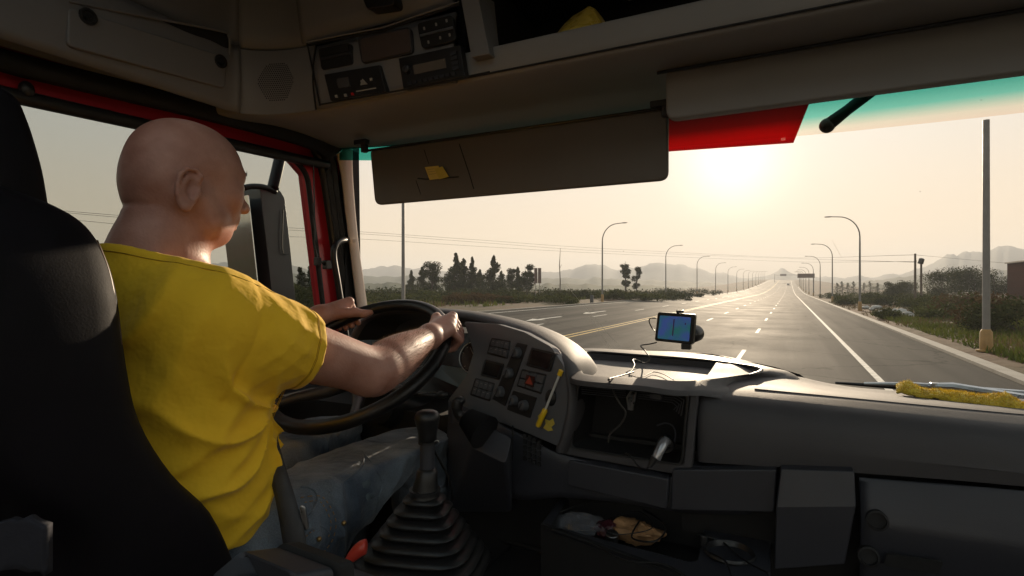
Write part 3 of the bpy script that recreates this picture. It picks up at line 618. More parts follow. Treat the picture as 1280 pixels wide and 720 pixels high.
mk('rear_window', MB().slab([V3(-1.05, YB - .02, .95), V3(XR - .05, YB - .02, .95), V3(XR - .05, YB - .02, -.4), V3(-1.05, YB - .02, -.4)], V3(0, -.004, 0)), glass('fill_rear_glass', (.95, .96, .96)), cab)  # large unseen window added at the back to brighten the cab
mk('front_roof', MB().surf([[V3(x, 1.51, .50), V3(x, 1.56, .54), V3(x, 1.6, .7), V3(x, 1.6, 1.02)] for x in (XL - .1, -.3, XR + .1)]), M['console'], cab, solid=.02)
mk('bulkhead', MB().box((-.33, 1.60, -.66), (2.4, .03, .80)), M['matte'], cab)
# --- left door: red frame ring with window opening, seal, blind, lower card
def dl(px, py, x=XL): return PX(px, py, x)
zt_ = .415
oc = [V3(XL, .05, .50), V3(XL, 1.44, .512), V3(XL, 1.50, .46), V3(XL, 1.575, -.20), V3(XL, 1.56, -.95), V3(XL, .05, -.95)]
wf_t = dl(385, 208); wf_b = dl(409, 470)
ic = [V3(XL, .28, .400), V3(XL, wf_t.y - .06, .428), V3(XL, wf_t.y, .385), V3(XL, wf_b.y, -.16), V3(XL, wf_b.y - .03, -.2), V3(XL, .28, -.2)]
door = mk('door', MB().ring(oc, ic, V3(-.05, 0, 0)), M['red'], cab, bevel=.006)
mk('window_seal', MB().tube(cr([V3(XL - .004, .3, .398)] + [p + V3(-.004, 0, 0) for p in rq(ic, [.02, .05, .06, .03, .02, .02], 5)[3:]], 1), .009, 8), M['rubber'], door)
mk('door_glass', MB().slab([V3(XL - .03, .26, .47), V3(XL - .03, 1.45, .47), V3(XL - .03, 1.50, -.25), V3(XL - .03, .26, -.25)], V3(-.004, 0, 0)), glass('side_glass', (.72, .74, .73)), door)
mk('door_card', MB().box((XL + .02, .80, -.60), (.06, 1.42, .70)), M['plastic'], door, bevel=.02)
# black roller blind under the red strip
bl = mk('roller_blind', MB().tube([V3(XL + .022, .44, .392), V3(XL + .022, 1.42, .424)], .016, 16), M['black'], door)
mk('blind_housing', MB().slab([V3(XL + .005, .42, .410), V3(XL + .005, 1.43, .440), V3(XL + .005, 1.43, .415), V3(XL + .005, .42, .380)], V3(.012, 0, 0)), M['black'], bl, bevel=.004)
mk('end_cap', MB().ball(dl(33, 112, XL + .03), (.014, .014, .018)), M['black'], bl)
mk('blind_cord', MB().tube([dl(392, 207, XL + .03), dl(394, 316, XL + .03)], .0025, 6).tube([dl(394, 312, XL + .03), dl(396, 322, XL + .03), dl(408, 333, XL + .03)], .0045, 6), M['rubber'], bl)
mk('blind_clip', MB().box(dl(397, 327, XL + .03), (.02, .018, .028)).box(dl(409, 331, XL + .03), (.02, .028, .03)), M['black'], bl, bevel=.003)
# black seals / upper trim above the red strip, thin bright trim line
T0 = PX(-60, 45, XL + .02); T1 = PX(440, 178, XL + .02)
up = [PX(px, py, XL + .025) for px, py in ((-60, 44), (0, 66), (120, 96), (240, 125), (340, 151), (400, 166), (438, 178))]
lo_ = [PX(px, py, XL + .025) for px, py in ((-60, 66), (0, 90), (120, 119), (240, 147), (330, 170), (385, 186), (404, 200))]
mk('door_seal', MB().surf([cr(up, 5), cr(lo_, 5)]), M['matte'], cab, solid=.03)
edge = [PX(px, py, XL + .050) for px, py in ((-80, 40), (0, 64.5), (120, 94), (240, 123), (340, 149.5), (400, 164), (432, 174), (446, 181))]
mk('trim_line', MB().tube(cr(edge, 5), .0042, 8), mat('trim_reflection', (.62, .60, .57), .35), cab)  # pale colour stands in for the windows reflected along the trim
# pillar: black ribbed seal, beige cover facing the windscreen
seal_o = [PX(px, py, XL + .02) for px, py in ((400, 166), (418, 192), (425, 240), (433, 300), (441, 350), (447, 400), (452, 460))]
seal_i = [PX(px, py, XL + .02) for px, py in ((388, 186), (399, 210), (407, 260), (414, 310), (421, 360), (426, 400), (432, 460))]
rib = []
for k in range(7):
    f = k / 6; off = (.010 if k % 2 else 0)
    rib.append([a * (1 - f) + c * f + V3(off, 0, 0) for a, c in zip(cr(seal_i, 4), cr(seal_o, 4))])
mk('pillar_seal', MB().surf(rib), M['rubber'], cab, solid=.03, smooth=50)
be_o = [PX(px, py, XL + .055) for px, py in ((441, 182), (441, 215), (444, 260), (449, 310), (456, 360), (462, 405), (468, 470))]
be_i = [PX(px, py, XL + .05) for px, py in ((419, 182), (427, 215), (432, 260), (438, 310), (444, 360), (450, 405), (456, 470))]
pil = mk('pillar_cover', MB().surf([cr(be_i, 4), [a * .5 + c * .5 + V3(.006, 0, 0) for a, c in zip(cr(be_i, 4), cr(be_o, 4))], cr(be_o, 4), [c + V3(-.09, .05, 0) for c in cr(be_o, 4)]]), M['beige'], cab, solid=.01)
mk('screw_cap', MB().lathe(PX(443, 301, XL + .066), (1, -.4, 0), [(0, .008), (.003, .008), (.004, .006)], 14), M['beige'], pil)
mk('inner_pillar', MB().loft([[V3(XL - .02, 1.50, z), V3(XL + .03, 1.50, z), V3(XL + .03, 1.60 - .03 * (z > 0), z), V3(XL - .02, 1.60, z)] for z in (-1.0, .50)]), M['matte'], cab)
# grab handle on the pillar
gh = [PX(437, 301, XL + .03), PX(430, 300, XL + .055), PX(420, 306, XL + .07), PX(417, 320, XL + .07), PX(422, 352, XL + .07), PX(428, 390, XL + .07), PX(434, 430, XL + .07), PX(440, 470, XL + .05)]
mk('grab_handle', MB().tube(cr(gh, 6), .0105, 12), M['rubber'], cab, smooth=180)
# right side: passenger door with a window heightened to let in more skylight, behind and beside the camera
pd = mk('passenger_door', MB().ring([V3(XR, -.10, 1.02), V3(XR, 1.56, 1.02), V3(XR, 1.58, -.95), V3(XR, -.10, -.95)], [V3(XR, -.02, .90), V3(XR, 1.00, .90), V3(XR, 1.42, -.32), V3(XR, -.02, -.32)], V3(.05, 0, 0)), M['console'], cab)
mk('door_glass', MB().slab([V3(XR + .03, -.05, .93), V3(XR + .03, 1.05, .93), V3(XR + .03, 1.46, -.36), V3(XR + .03, -.05, -.36)], V3(.004, 0, 0)), glass('side_glass_right', (.95, .96, .96)), pd)
mk('side_wall', MB().ring([V3(XR, YB, 1.02), V3(XR, -.10, 1.02), V3(XR, -.10, -.97), V3(XR, YB, -.97)], [V3(XR, YB + .08, .92), V3(XR, -.16, .92), V3(XR, -.16, -.45), V3(XR, YB + .08, -.45)], V3(.05, 0, 0)), M['console'], cab)
mk('fill_side_window', MB().slab([V3(XR + .02, YB + .06, .95), V3(XR + .02, -.14, .95), V3(XR + .02, -.14, -.48), V3(XR + .02, YB + .06, -.48)], V3(.004, 0, 0)), glass('fill_side_glass', (.95, .96, .96)), cab)  # unseen glazed opening behind the camera, added for more light inside
mk('side_wall', MB().box((XL - .03, -.45, 0), (.05, 1.0, 2.0)), M['console'], cab)
mk('side_wall', MB().box((XL - .03, .8, .76), (.05, 1.62, .5)), M['console'], cab)
# --- windscreen
def wy(x, z):
    e = abs(x + .33) / 1.12; return 1.565 - .10 * e ** 4 * .6 - (z + .25) * .09
def wgrid(z0, z1, off=0, nx=26, nz=8, x0=-1.40, x1=XR - .02): return [[V3(x0 + (x1 - x0) * i / nx, wy(x0 + (x1 - x0) * i / nx, z0 + (z1 - z0) * j / nz) + off, z0 + (z1 - z0) * j / nz) for i in range(nx + 1)] for j in range(nz + 1)]
ws = mk('windscreen', MB().surf(wgrid(-.34, .55)), glass('windscreen_glass', (.965, .972, .965), .04, dirt=.007), cab, smooth=180)
def tzb(x): return np.interp(x, [-1.4, -1.2, -.6, -.3, .1, .47, .8], [.445, .43, .39, .376, .366, .362, .365])
band = [[V3(x, wy(x, tzb(x) + (.50 - tzb(x)) * j / 8) - .003, tzb(x) + (.50 - tzb(x)) * j / 8) for x in [-1.40 + 2.18 * i / 30 for i in range(31)]] for j in range(9)]
mk('shade_band', MB().surf(band), glass('tint_band', ramp=[(0.0, (.93, .80, .70)), (.12, (.86, .82, .70)), (.34, (.20, .60, .50)), (.6, (.055, .38, .31)), (1, (.03, .30, .25))], gloss=.03), ws, smooth=180)
scm = mat('scratch_line', (.7, .66, .6), .6)
for a_, c_ in (((708, 357), (774, 433)), ((736, 395), (764, 437)), ((1040, 300), (1052, 322))):
    mk('scratch', MB().tube([PY(*a_, 1.553), PY(*c_, 1.553)], .00025, 4), scm, ws)
# outer red visor and black bracket arm seen above
YV = 1.86
rv = [PY(330, 130, YV), PY(1016, 117, YV), PY(992, 177, YV), PY(835, 188, YV), PY(420, 214, YV)]
rv[0] = V3(-1.30, YV, .62); rv[4] = V3(-1.42, YV, rv[3].z + .01)
ov = mk('outer_visor', MB().slab(rv, V3(0, .02, 0)), mat('red_visor', (.50, .008, .016), .4, .08, 4), cab, bevel=.002)
vm = M['red_visor'] = ov.data.materials[0]
nn = vm.node_tree.nodes; ll = vm.node_tree.links; tr_ = nn.new('ShaderNodeBsdfTranslucent'); tr_.inputs['Color'].default_value = (.75, .012, .02, 1); mx_ = nn.new('ShaderNodeMixShader'); mx_.inputs['Fac'].default_value = .55
ll.new(nn['Principled BSDF'].outputs[0], mx_.inputs[1]); ll.new(tr_.outputs[0], mx_.inputs[2]); ll.new(mx_.outputs[0], nn['Material Output'].inputs['Surface'])
mk('visor_marker', MB().box(PY(979, 174, YV - .012), (.012, .01, .006)), emit('marker_glow', (1, .15, .1), .12), ov)
mk('visor_bracket', MB().tube([PY(1034, 157, 1.80), PY(1060, 137, 1.80), PY(1092, 112, 1.80), PY(1130, 80, 1.80)], [.019, .015, .0165, .018], 12).ball(PY(1034, 157, 1.80), .021), M['rubber'], cab, smooth=180)

# --- wiper outside at the windscreen foot
wp = thing('windscreen_wiper', 'silver windscreen wiper lying along the foot of the glass', 'wiper', PY(1160, 495, 1.72))
mk('blade', MB().tube([PY(1044, 478.5, 1.72), PY(1110, 483, 1.72), PY(1200, 489, 1.72), PY(1320, 499, 1.72)], [.003, .006, .007, .005], 8), M['rubber'], wp)
mk('blade_carrier', MB().tube([PY(1080, 479.5, 1.715), PY(1140, 481, 1.715), PY(1178, 484, 1.715), PY(1300, 493, 1.715)], [.004, .007, .008, .007], 8), M['chrome'], wp)
mk('arm', MB().tube([PY(1160, 482, 1.70), PY(1190, 483, 1.69), PY(1330, 506, 1.69)], [.007, .010, .011], 8), M['chrome'], wp)
mk('arm_joint', MB().box(PY(1178, 482, 1.70), (.05, .02, .012)), M['chrome'], wp, bevel=.003)

# --- outside mirror, left
XM = -1.80
mir = thing('side_mirror', 'tall grey side mirror on a bracket outside the driver window', 'mirror', PX(345, 400, XM))
ho = [PX(px, py, XM) for px, py in ((325, 234), (350, 238), (356, 248), (363, 310), (371, 392), (342, 387), (335, 320), (328, 262))]
mk('housing', MB().slab(rq(ho, .008, 3), V3(-.24, .0, 0)), mat('mirror_grey', (.075, .09, .098), .35, .15, 5, coat=.3), mir, bevel=.008, bseg=3)
mk('arm', MB().tube(cr([PX(304, 235, XM), PX(315, 233, XM), PX(330, 234, XM), PX(345, 240, XM)], 5), .011, 10), M['rubber'], mir, smooth=180)
mk('bracket', MB().tube(cr([PX(341, 236, XM), PX(346, 215, XM), PX(352, 190, XM), PX(360, 170, XM)], 5), .022, 10, flat=(1, .6)), M['rubber'], mir, smooth=180)
mk('bezel', MB().tube([PX(328, 262, XM - .004), PX(335, 320, XM - .004), PX(342, 386, XM - .004)], .004, 8), M['black'], mir)
mk('mirror_seam', MB().tube(cr([PX(354, 262, XM + .01), PX(353, 312, XM + .01), PX(360, 318, XM + .01)], 5), .0025, 6), M['black'], mir)
mk('mirror_glass', MB().slab([PX(326.5, 246, XM) + V3(-.010, -.050, 0), PX(341, 384, XM) + V3(-.010, -.050, 0), PX(341, 384, XM) + V3(-.230, -.004, 0), PX(326.5, 246, XM) + V3(-.230, -.004, 0)], V3(0, .004, 0)), mat('mirror_silver', (.88, .89, .90), .04, .02, 3, metal=1), mir)

# ---------------------------------------------------------------- overhead console and header
oh = thing('overhead_console', 'grey overhead console wrapping from the door side over the windscreen', 'console', (-.6, 1.1, .40))
def P_(y, z): return (y, z)
# header underside: lip -> down -> to windscreen top, swept along x with the corner turned back at the left
prof = [(1.09, .505), (1.092, .482), (1.105, .474), (1.16, .476), (1.24, .486), (1.32, .488), (1.40, .484), (1.455, .479), (1.50, .483), (1.53, .52)]
xs_ = [-1.40, -1.32, -1.20, -1.05, -.85, -.6, -.3, 0, .3, .6, XR]
rows = []
for (y, z) in prof:
    row = []
    for x in xs_:
        f = sstep(1.12, 1.42, -x); yy = y - .11 * f ** 1.6 * (1.56 - y) / .46; row.append(V3(x, yy, z + .008 * f * (1.5 - 1.09 > 0) * min(1, (y - 1.09) / .2)))
    rows.append(row)
rows = crgrid(rows, 3, 4)
mk('header_lining', MB().surf(rows), M['header'], oh, smooth=180)
# side underside strip between door seal and side panel
c_lo = [(XL + .052, -.9, .462), (XL + .052, .5, .479), (XL + .052, 1.0, .506), (XL + .05, 1.3, .519), (-1.38, 1.52, .522)]
c_hi = [(-1.325, -.9, .50), (-1.325, .5, .505), (-1.325, .95, .506), (-1.30, 1.10, .50), (-1.18, 1.30, .506)]
mk('side_lining', MB().surf(crgrid([[V3(*p) for p in c_lo], [(V3(*a) + V3(*b)) / 2 + V3(0, 0, -.004) for a, b in zip(c_lo, c_hi)], [V3(*p) for p in c_hi]], 4, 8)), M['console'], oh, smooth=180)
# path of the console face in plan
path = [(-1.335, -.9), (-1.335, .2), (-1.335, .70), (-1.335, .90), (-1.325, 1.0), (-1.24, 1.055), (-1.12, 1.076), (-.9, 1.08), (-.69, 1.085)]
def face(z0, z1, i0, i1, off0=0, off1=0, k=8):
    pp = cr([V3(x, y, 0) for x, y in path], 8)[i0:i1 + 1]; out = []
    for j in range(k + 1):
        f = j / k; z = z0 + (z1 - z0) * f; row = []
        for q, p in enumerate(pp):
            t = (pp[min(q + 1, len(pp) - 1)] - pp[max(q - 1, 0)]).normalized(); nrm = V3(t.y, -t.x, 0)
            row.append(V3(p.x, p.y, z) + nrm * (off0 + (off1 - off0) * f + .012 * math.sin(f * math.pi)))
        out.append(row)
    return out
mk('face_panel', MB().surf(face(.472, .645, 0, 32)), M['console'], oh, smooth=60, solid=.01)
sp = mk('speaker_panel', MB().surf(face(.472, .645, 32, 48)), M['console'], oh, smooth=60)
mk('face_panel', MB().surf(face(.476, .640, 48, 64, 0, 0)), M['console'], oh, smooth=60, solid=.01)
mk('face_panel', MB().surf(face(.650, 1.0, 0, 32, -.014, -.03)), M['console'], oh, smooth=60, solid=.01)
mk('face_panel', MB().surf(face(.650, 1.0, 32, 46, -.014, -.03)), M['console'], oh, smooth=60, solid=.01)
mk('face_panel', MB().surf(face(.648, 1.0, 46, 64, .012, .05)), M['console'], oh, smooth=60, solid=.01)
# panels set on the side face: storage lid with knobs
XS = -1.322
def ps(px, py, x=XS): return PX(px, py, x)
mk('lid_recess', MB().slab(rq([ps(86, 4), ps(285, 42), ps(287, 72), ps(84, 24)], .012), V3(-.004, 0, 0)), M['matte'], oh)
lid = mk('storage_lid', MB().slab(rq([ps(86, 8, XS + .012), ps(284, 71, XS + .012), ps(282, 111, XS + .012), ps(84, 57, XS + .012)], .014), V3(-.02, 0, 0)), M['console'], oh, bevel=.004)
for px, py in ((109, 21), (275, 77)):
    kb = mk('lock_knob', MB().lathe(ps(px, py, XS + .010), (1, 0, 0), [(0, .017), (.006, .017), (.0065, .012), (.004, .011)], 18), M['matte'], oh)
    mk('knob_slot', MB().box(ps(px + 1, py + 1, XS + .0155), (.004, .012, .005), Matrix.Rotation(.6, 3, 'X')), M['black'], kb)
mk('lid_edge', MB().tube(cr([ps(86, 2, XS + .008), ps(200, 24, XS + .008), ps(276, 39, XS + .008), ps(286, 46, XS + .008), ps(287, 70, XS + .008)], 6), .003, 6), M['console'], oh)
# speaker grille: round field of small holes on the corner panel
spl = Plane(PD(310, 50, 1.35), PD(388, 60, 1.40), PD(345, 130, 1.39))
# speaker plane from the true surface near px 345
fc = face(.472, .645, 32, 48)
import itertools
def surf_pt(grid, px, py):
    best = None; r = ray(px, py).normalized()
    for a in range(len(grid) - 1):
        for b in range(len(grid[0]) - 1):
            c = (grid[a][b] + grid[a + 1][b + 1] + grid[a + 1][b] + grid[a][b + 1]) / 4; d = (c - r * c.dot(r)).length
            if best is None or d < best[0]: best = (d, c, (grid[a][b + 1] - grid[a][b]).normalized(), (grid[a + 1][b] - grid[a][b]).normalized())
    return best[1:]
sc_, su, sv = surf_pt(fc, 350, 93); snrm = su.cross(sv).normalized(); snrm = -snrm if snrm.dot(sc_) > 0 else snrm
hm = MB()
def fcp(c_, r_):
    c_ = min(max(c_, 0), len(fc[0]) - 1.001); r_ = min(max(r_, 0), len(fc) - 1.001); i_, j_ = int(c_), int(r_); u_, v_ = c_ - i_, r_ - j_
    a_, b_, c2, d_ = fc[j_][i_], fc[j_][i_ + 1], fc[j_ + 1][i_], fc[j_ + 1][i_ + 1]; n_ = (b_ - a_).cross(c2 - a_).normalized(); p_ = (a_ * (1 - u_) + b_ * u_) * (1 - v_) + (c2 * (1 - u_) + d_ * u_) * v_
    return p_, (-n_ if n_.dot(p_) > 0 else n_)
for i in range(-9, 10):
    for j in range(-9, 10):
        q = V3(i + (.5 if j % 2 else 0), j * .87, 0)
        if q.length > 8.6: continue
        p, pn = fcp(8.2 + q.x * .0062 / .0138, 3.9 + q.y * .0062 / .0216); hm.lathe(p, pn, [(-.003, .0019), (.0005, .0019)], 6)
mk('speaker_grille', hm, M['matte'], sp)
# --- radio panel instruments on the front face
fp = Plane(V3(-1.2, 1.070, .47), V3(-.7, 1.070, .47), V3(-.95, 1.062, .64))
def fq(c, off=0.0): return [fp.hit(px, py, off) for px, py in c]
N_ = fp.n if fp.n.y < 0 else -fp.n; sgn = 1 if fp.n.y < 0 else -1
def dev(name, c, m, depth=.012, r=.006, off=.002, parent=oh, bevel=.0015):
    cc = [fp.hit(px, py, sgn * off) for px, py in c]; return mk(name, MB().slab(rq(cc, r), -N_ * depth), m, parent, bevel=bevel)
def det(name, box_, c, m, off, parent, r=.001, th=.003):     # box_ in bilinear u,v of the corners c
    cc = [fp.hit(px, py, sgn * off) for px, py in c]; u0, v0, u1, v1 = box_
    return mk(name, MB().slab(rq([bil(cc, u0, v0), bil(cc, u1, v0), bil(cc, u1, v1), bil(cc, u0, v1)], r), -N_ * th), m, parent)
lg = mat('print_grey', (.34, .33, .31), .5, .1, 30); rd_ = mat('indicator_red', (.5, .02, .02), .4)
c1 = [(397, 61), (437, 53), (441, 80), (402, 88)]; v1 = dev('storage_slot', c1, M['black'], parent=oh, r=.01); det('slot_ridge', (.04, .42, .96, .52), c1, M['plastic'], .006, v1)
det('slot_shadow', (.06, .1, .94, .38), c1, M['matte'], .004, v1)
c2 = [(450, 48), (511, 35), (514, 64), (453, 78)]; dev('display_frame', [(446, 46), (512, 33), (516, 66), (452, 80)], M['plastic'], r=.012, off=.003); d2 = dev('blank_cover', c2, mat('cover_brown', (.075, .058, .055), .45), r=.01, off=.006)
c3 = [(521, 29), (565, 18), (570, 50), (527, 61)]; v3 = dev('switch_block', c3, M['black'], r=.01, off=.004); det('slot_ridge', (.02, .45, .96, .53), c3, M['chrome'], .007, v3, th=.004)
for (u, v) in ((.15, .2), (.5, .16), (.8, .12), (.2, .75), (.55, .7), (.82, .68)): det('switch_mark', (u, v, u + .05, v + .12), c3, lg, .0072, v3, th=.001)
c4 = [(405, 93), (474, 81), (482, 114), (413, 126)]; v4 = dev('tachograph', c4, M['black'], r=.002, off=.008, depth=.02)
det('display', (.2, .25, .42, .6), c4, mat('lcd_grey', (.07, .07, .075), .25), .0095, v4); det('card_slot', (.5, .8, .85, .84), c4, lg, .0095, v4)
for (u, v, m_) in ((.1, .82, lg), (.27, .84, lg), (.4, .84, rd_), (.62, .45, lg), (.78, .42, lg)): det('button', (u, v, u + .045, v + .1), c4, m_, .0105, v4)
mk('menu_key', MB().slab(rq([bil(fq(c4, sgn * .0105), u, v) for u, v in ((.60, .62), (.66, .40), (.72, .62))], .0005), -N_ * .003), lg, v4)
c5 = [(498, 73), (575, 56), (581, 95), (504, 111)]; v5 = dev('car_radio', c5, M['black'], r=.002, off=.008, depth=.02)
det('display', (.22, .32, .74, .62), c5, mat('lcd_warm', (.14, .125, .11), .25), .0095, v5)
for i in range(9): det('button', (.08 + i * .09, .80, .145 + i * .09, .90), c5, M['plastic'], .0105, v5)
for i in range(4): det('button', (.83, .15 + i * .16, .93, .26 + i * .16), c5, M['plastic'], .0105, v5)
dk = mk('volume_knob', MB().lathe(bil(fq(c5, sgn * .01), .12, .42), N_, [(-.004, .009), (.008, .0085), (.009, .007)], 18), M['plastic'], v5)
# seam grooves of the radio panel
def groove(pts, name='panel_seam', r=.0022, m=None, parent=None): return mk(name, MB().tube([fp.hit(px, py, sgn * .004) for px, py in pts], r, 6), m or M['matte'], parent or oh)
groove([(384, 54), (400, 132)]); groove([(386, 56), (480, 38), (575, 5)], r=.003); groove([(399, 131), (500, 113), (612, 90)])
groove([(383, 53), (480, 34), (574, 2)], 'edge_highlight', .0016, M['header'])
# upper tier: dark grip
up2 = [fp.hit(px, py, sgn * .03) for px, py in ((448, -14), (490, -22), (493, 6), (458, 12))]
mk('upper_grip', MB().slab(rq(up2, .012), -N_ * .05), M['black'], oh, bevel=.004)
# end block between console and shelf, shelf lip, shelf interior
def fy(px, py, y): return PY(px, py, y)
mk('end_block', MB().slab(rq([fy(576, -2, 1.058), fy(597, -8, 1.058), fy(612, 67, 1.058), fy(589, 72, 1.058)], .003), V3(0, .06, 0)), M['console'], oh, bevel=.003)
mk('end_cheek', MB().slab([fy(597, -10, 1.06), fy(618, 2, 1.18), fy(624, 60, 1.18), fy(612, 67, 1.06)], V3(-.01, .0, 0)), M['header'], oh, bevel=.002)
lipx = [-.70, -.5, -.3, 0, .3, XR]
mk('shelf_lip', MB().surf(crgrid([[V3(x, 1.104, .478) for x in lipx], [V3(x, 1.088, .486) for x in lipx], [V3(x, 1.082, .530) for x in lipx], [V3(x, 1.09, .541) for x in lipx], [V3(x, 1.12, .538) for x in lipx], [V3(x, 1.16, .515) for x in lipx]], 4, 3)), M['header'], oh, smooth=60)
mk('lip_seam', MB().tube([V3(-.70, 1.0885, .4835), V3(XR, 1.0885, .4835)], .0022, 6), M['matte'], oh)
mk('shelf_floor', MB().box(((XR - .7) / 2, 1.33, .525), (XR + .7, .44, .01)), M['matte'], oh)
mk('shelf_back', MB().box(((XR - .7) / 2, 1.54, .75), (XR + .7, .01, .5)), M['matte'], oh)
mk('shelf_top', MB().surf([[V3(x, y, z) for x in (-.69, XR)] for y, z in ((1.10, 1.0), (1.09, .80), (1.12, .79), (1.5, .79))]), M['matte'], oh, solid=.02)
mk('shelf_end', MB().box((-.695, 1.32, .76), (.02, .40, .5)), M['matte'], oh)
# yellow plastic bag on the shelf
bg = MB(); rnd = random.Random(3)
for k_ in (32, 48):
    g2 = face(.472, .645, k_ - 1, k_ + 1); mk('panel_seam', MB().tube([r_[1] + (V3(.001, -.001, 0) if k_ == 32 else V3(0, -.001, 0)) for r_ in g2], .0022, 6), M['matte'], oh)
bc = V3(-.45, 1.2, .6)
g_ = [[V3(bc.x + (u - .5) * .26, 1.13 + v * .15, .536 + (.105 * math.exp(-((u - .68) / (.32 if u < .68 else .16)) ** 2 - ((v - .5) / .4) ** 2)) + .014 * mnoise.noise(Vector((u * 7, v * 5, 1)))) for u in [i / 22 for i in range(23)]] for v in [j / 14 for j in range(15)]]
tag(mk('plastic_bag', MB().surf(g_), mat('yellow_plastic_film', (.55, .40, .07), .28, .25, 12, .6, 60, bdist=.004), solid=.002, smooth=180), 'crumpled yellow plastic bag lying on the overhead shelf', 'bag')
# ---------------------------------------------------------------- interior sun visors
def sunvisor(label, x0, x1, y, zt, zb, rtl=.012, tilt=.0, thick=.016, extra=True):
    t = thing('sun_visor', label, 'sun visor', V3((x0 + x1) / 2, y, zb))
    poly = rq([V3(x0, y, zt), V3(x1, y, zt), V3(x1, y + tilt, zb), V3(x0 + (.02 if extra else 0), y + tilt, zb)], [.01, .01, .022, .025], 5)
    mk('pad', MB().slab(poly, V3(0, thick, 0)), M['visor'], t, bevel=.006, bseg=3)
    mk('hinge_rod', MB().tube([V3(x0 - .02, y + .008, zt + .004), V3(x1 + .03, y + .008, zt + .004)], .004, 8), M['black'], t)
    return t
a = PY(462, 187, 1.38); b_ = PY(835, 137, 1.38); c_ = PY(838, 232, 1.38); d_ = PY(476, 250, 1.38)
v = sunvisor('large brown sun visor folded down before the driver, notes tucked in its slot', a.x, b_.x, 1.38, (a.z + b_.z) / 2, (c_.z + d_.z) / 2)
for (px, py) in ((452, 178), (826, 130)):
    p = PY(px, py, 1.375); cl = mk('hinge_clip', MB().box(p, (.05, .022, .016)).box(p + V3(.012, 0, -.018), (.018, .018, .032)), M['plastic'], v, bevel=.003)
sl_ = [PY(px, py, 1.377) for px, py in ((522, 223), (534, 224), (573, 221))]
mk('slot', MB().tube(sl_, .0015, 6), M['matte'], v); mk('seam', MB().tube([PY(574, 180, 1.378), PY(588, 222, 1.378), PY(592, 236, 1.378)], .0012, 6), M['matte'], v)
for pts in (((530, 187), (536, 205)), ((520, 226), (526, 243))): mk('stitching', MB().tube([PY(*q, 1.3785) for q in pts], .0007, 5), M['matte'], v)
nt = thing('paper_note', 'yellow folded notes tucked into the slot of the driver sun visor', 'paper note', PY(546, 224, 1.372))
ym = mat('yellow_paper', (.62, .46, .10), .7, .1, 30, .2, 90)
mk('sheet', MB().slab([PY(531, 209, 1.374), PY(548, 207, 1.374), PY(552, 223, 1.374), PY(537, 225, 1.374)], V3(0, .001, 0)), ym, nt)
mk('sheet', MB().slab([PY(543, 211, 1.371), PY(553, 208, 1.371), PY(561, 221, 1.371), PY(549, 224, 1.371)], V3(0, .001, 0)), mat('yellow_paper_dark', (.52, .40, .06), .7, .1, 30), nt)
for k in range(3): mk('writing_line', MB().tube([PY(534 + k, 212 + 3 * k, 1.3735), PY(543 + k, 211 + 3 * k, 1.3735)], .0004, 4), mat('ink', (.15, .12, .05), .7) if k == 0 else bpy.data.materials['ink'], nt)
a2 = PY(832, 90, 1.25); b2 = PY(836, 145, 1.25); c2_ = PY(1280, 95, 1.25)
v2 = sunvisor('second grey sun visor folded up over the passenger side of the windscreen', a2.x, XR - .04, 1.25, a2.z, (b2.z + c2_.z) / 2, thick=.03, extra=False)
for ch in v2.children:
    if ch.name.startswith('pad'): ch.data.materials[0] = M['header']
# ================================================================ DASHBOARD
db = thing('dashboard', 'dark grey dashboard sweeping from the driver cluster to the passenger side', 'dashboard', (-.35, 1.25, -.60))
# passenger pad: swept profile, x stations from the groove to the right door
def padpt(x, k):
    f = min(1, max(0, (x + .16) / .5)); crest = -.200 - .012 * f; seam = -.330 + .034 * f ** .8
    wz = np.interp(x, [-.5, -.30, -.10, -.05, .03, .14, .44, .8], [-.180, -.180, -.188, -.203, -.224, -.240, -.238, -.24])
    P = [(1.60, wz - .03), (1.55, wz), (1.46, wz + .002 + .3 * max(0, crest - wz) * .5), (1.32, crest * .6 + wz * .4 + .004), (1.20, crest + .004), (1.145, crest), (1.108, crest - .010), (1.090, crest - .034), (1.083, crest - .065), (1.083, seam + .02), (1.086, seam)]
    y, z = P[k]; e = sstep(.02, -.145, x) if False else 0
    return V3(x, y, z)
xsP = [-.160, -.156, -.143, -.105, 0, .12, .25, .4, .6, XR - .005]
rows = [[padpt(x, k) for x in xsP] for k in range(11)]
for r_ in rows[5:]:
    r_[0] += V3(.004, .028, 0); r_[1] += V3(.001, .012, 0); r_[2] += V3(0, .002, 0)
mk('passenger_pad', MB().surf(crgrid(rows, 5, 4)), M['pad'], db, smooth=180)
# soft parallel ledge on the passenger top
mk('pad_groove', MB().tube(cr([padpt(x, 5) + V3(0, .035, .0035) for x in (-.06, 0, .12, .25, .4, .78)], 6), .0022, 6), M['plastic'], db)
# centre section: top with sunken tray, wraps down around the face opening
cxs = [-.475, -.44, -.40, -.30, -.20, -.16, -.134]
def ctop(x, y):
    z = -.180 - .010 * sstep(-.25, -.1, x) - .004 * (1.1 - y)
    return z
rim_px = [(728, 449), (737, 441), (800, 445), (880, 451), (944, 460), (949, 466), (930, 470), (860, 478), (800, 474), (735, 470), (727, 462)]
rim = [PZ(px, py, -.181 - .006 * (px - 728) / 220) for px, py in rim_px]
rimc = cr(rim, 6, closed=True)
outer_px = [(716, 452), (722, 436), (800, 438), (890, 443), (966, 459), (984, 467), (932, 477), (862, 488), (800, 482), (722, 475), (714, 466)]
outer = [PZ(px, py, -.183 - .020 * sstep(800, 960, px)) for px, py in outer_px]
outc = cr(outer, 6, closed=True)
cc0 = sum(outc, Vector()) / len(outc)
def exo(p, a, dz): d_ = (p - cc0); d_.z = 0; return p + d_.normalized() * a + V3(0, 0, dz)
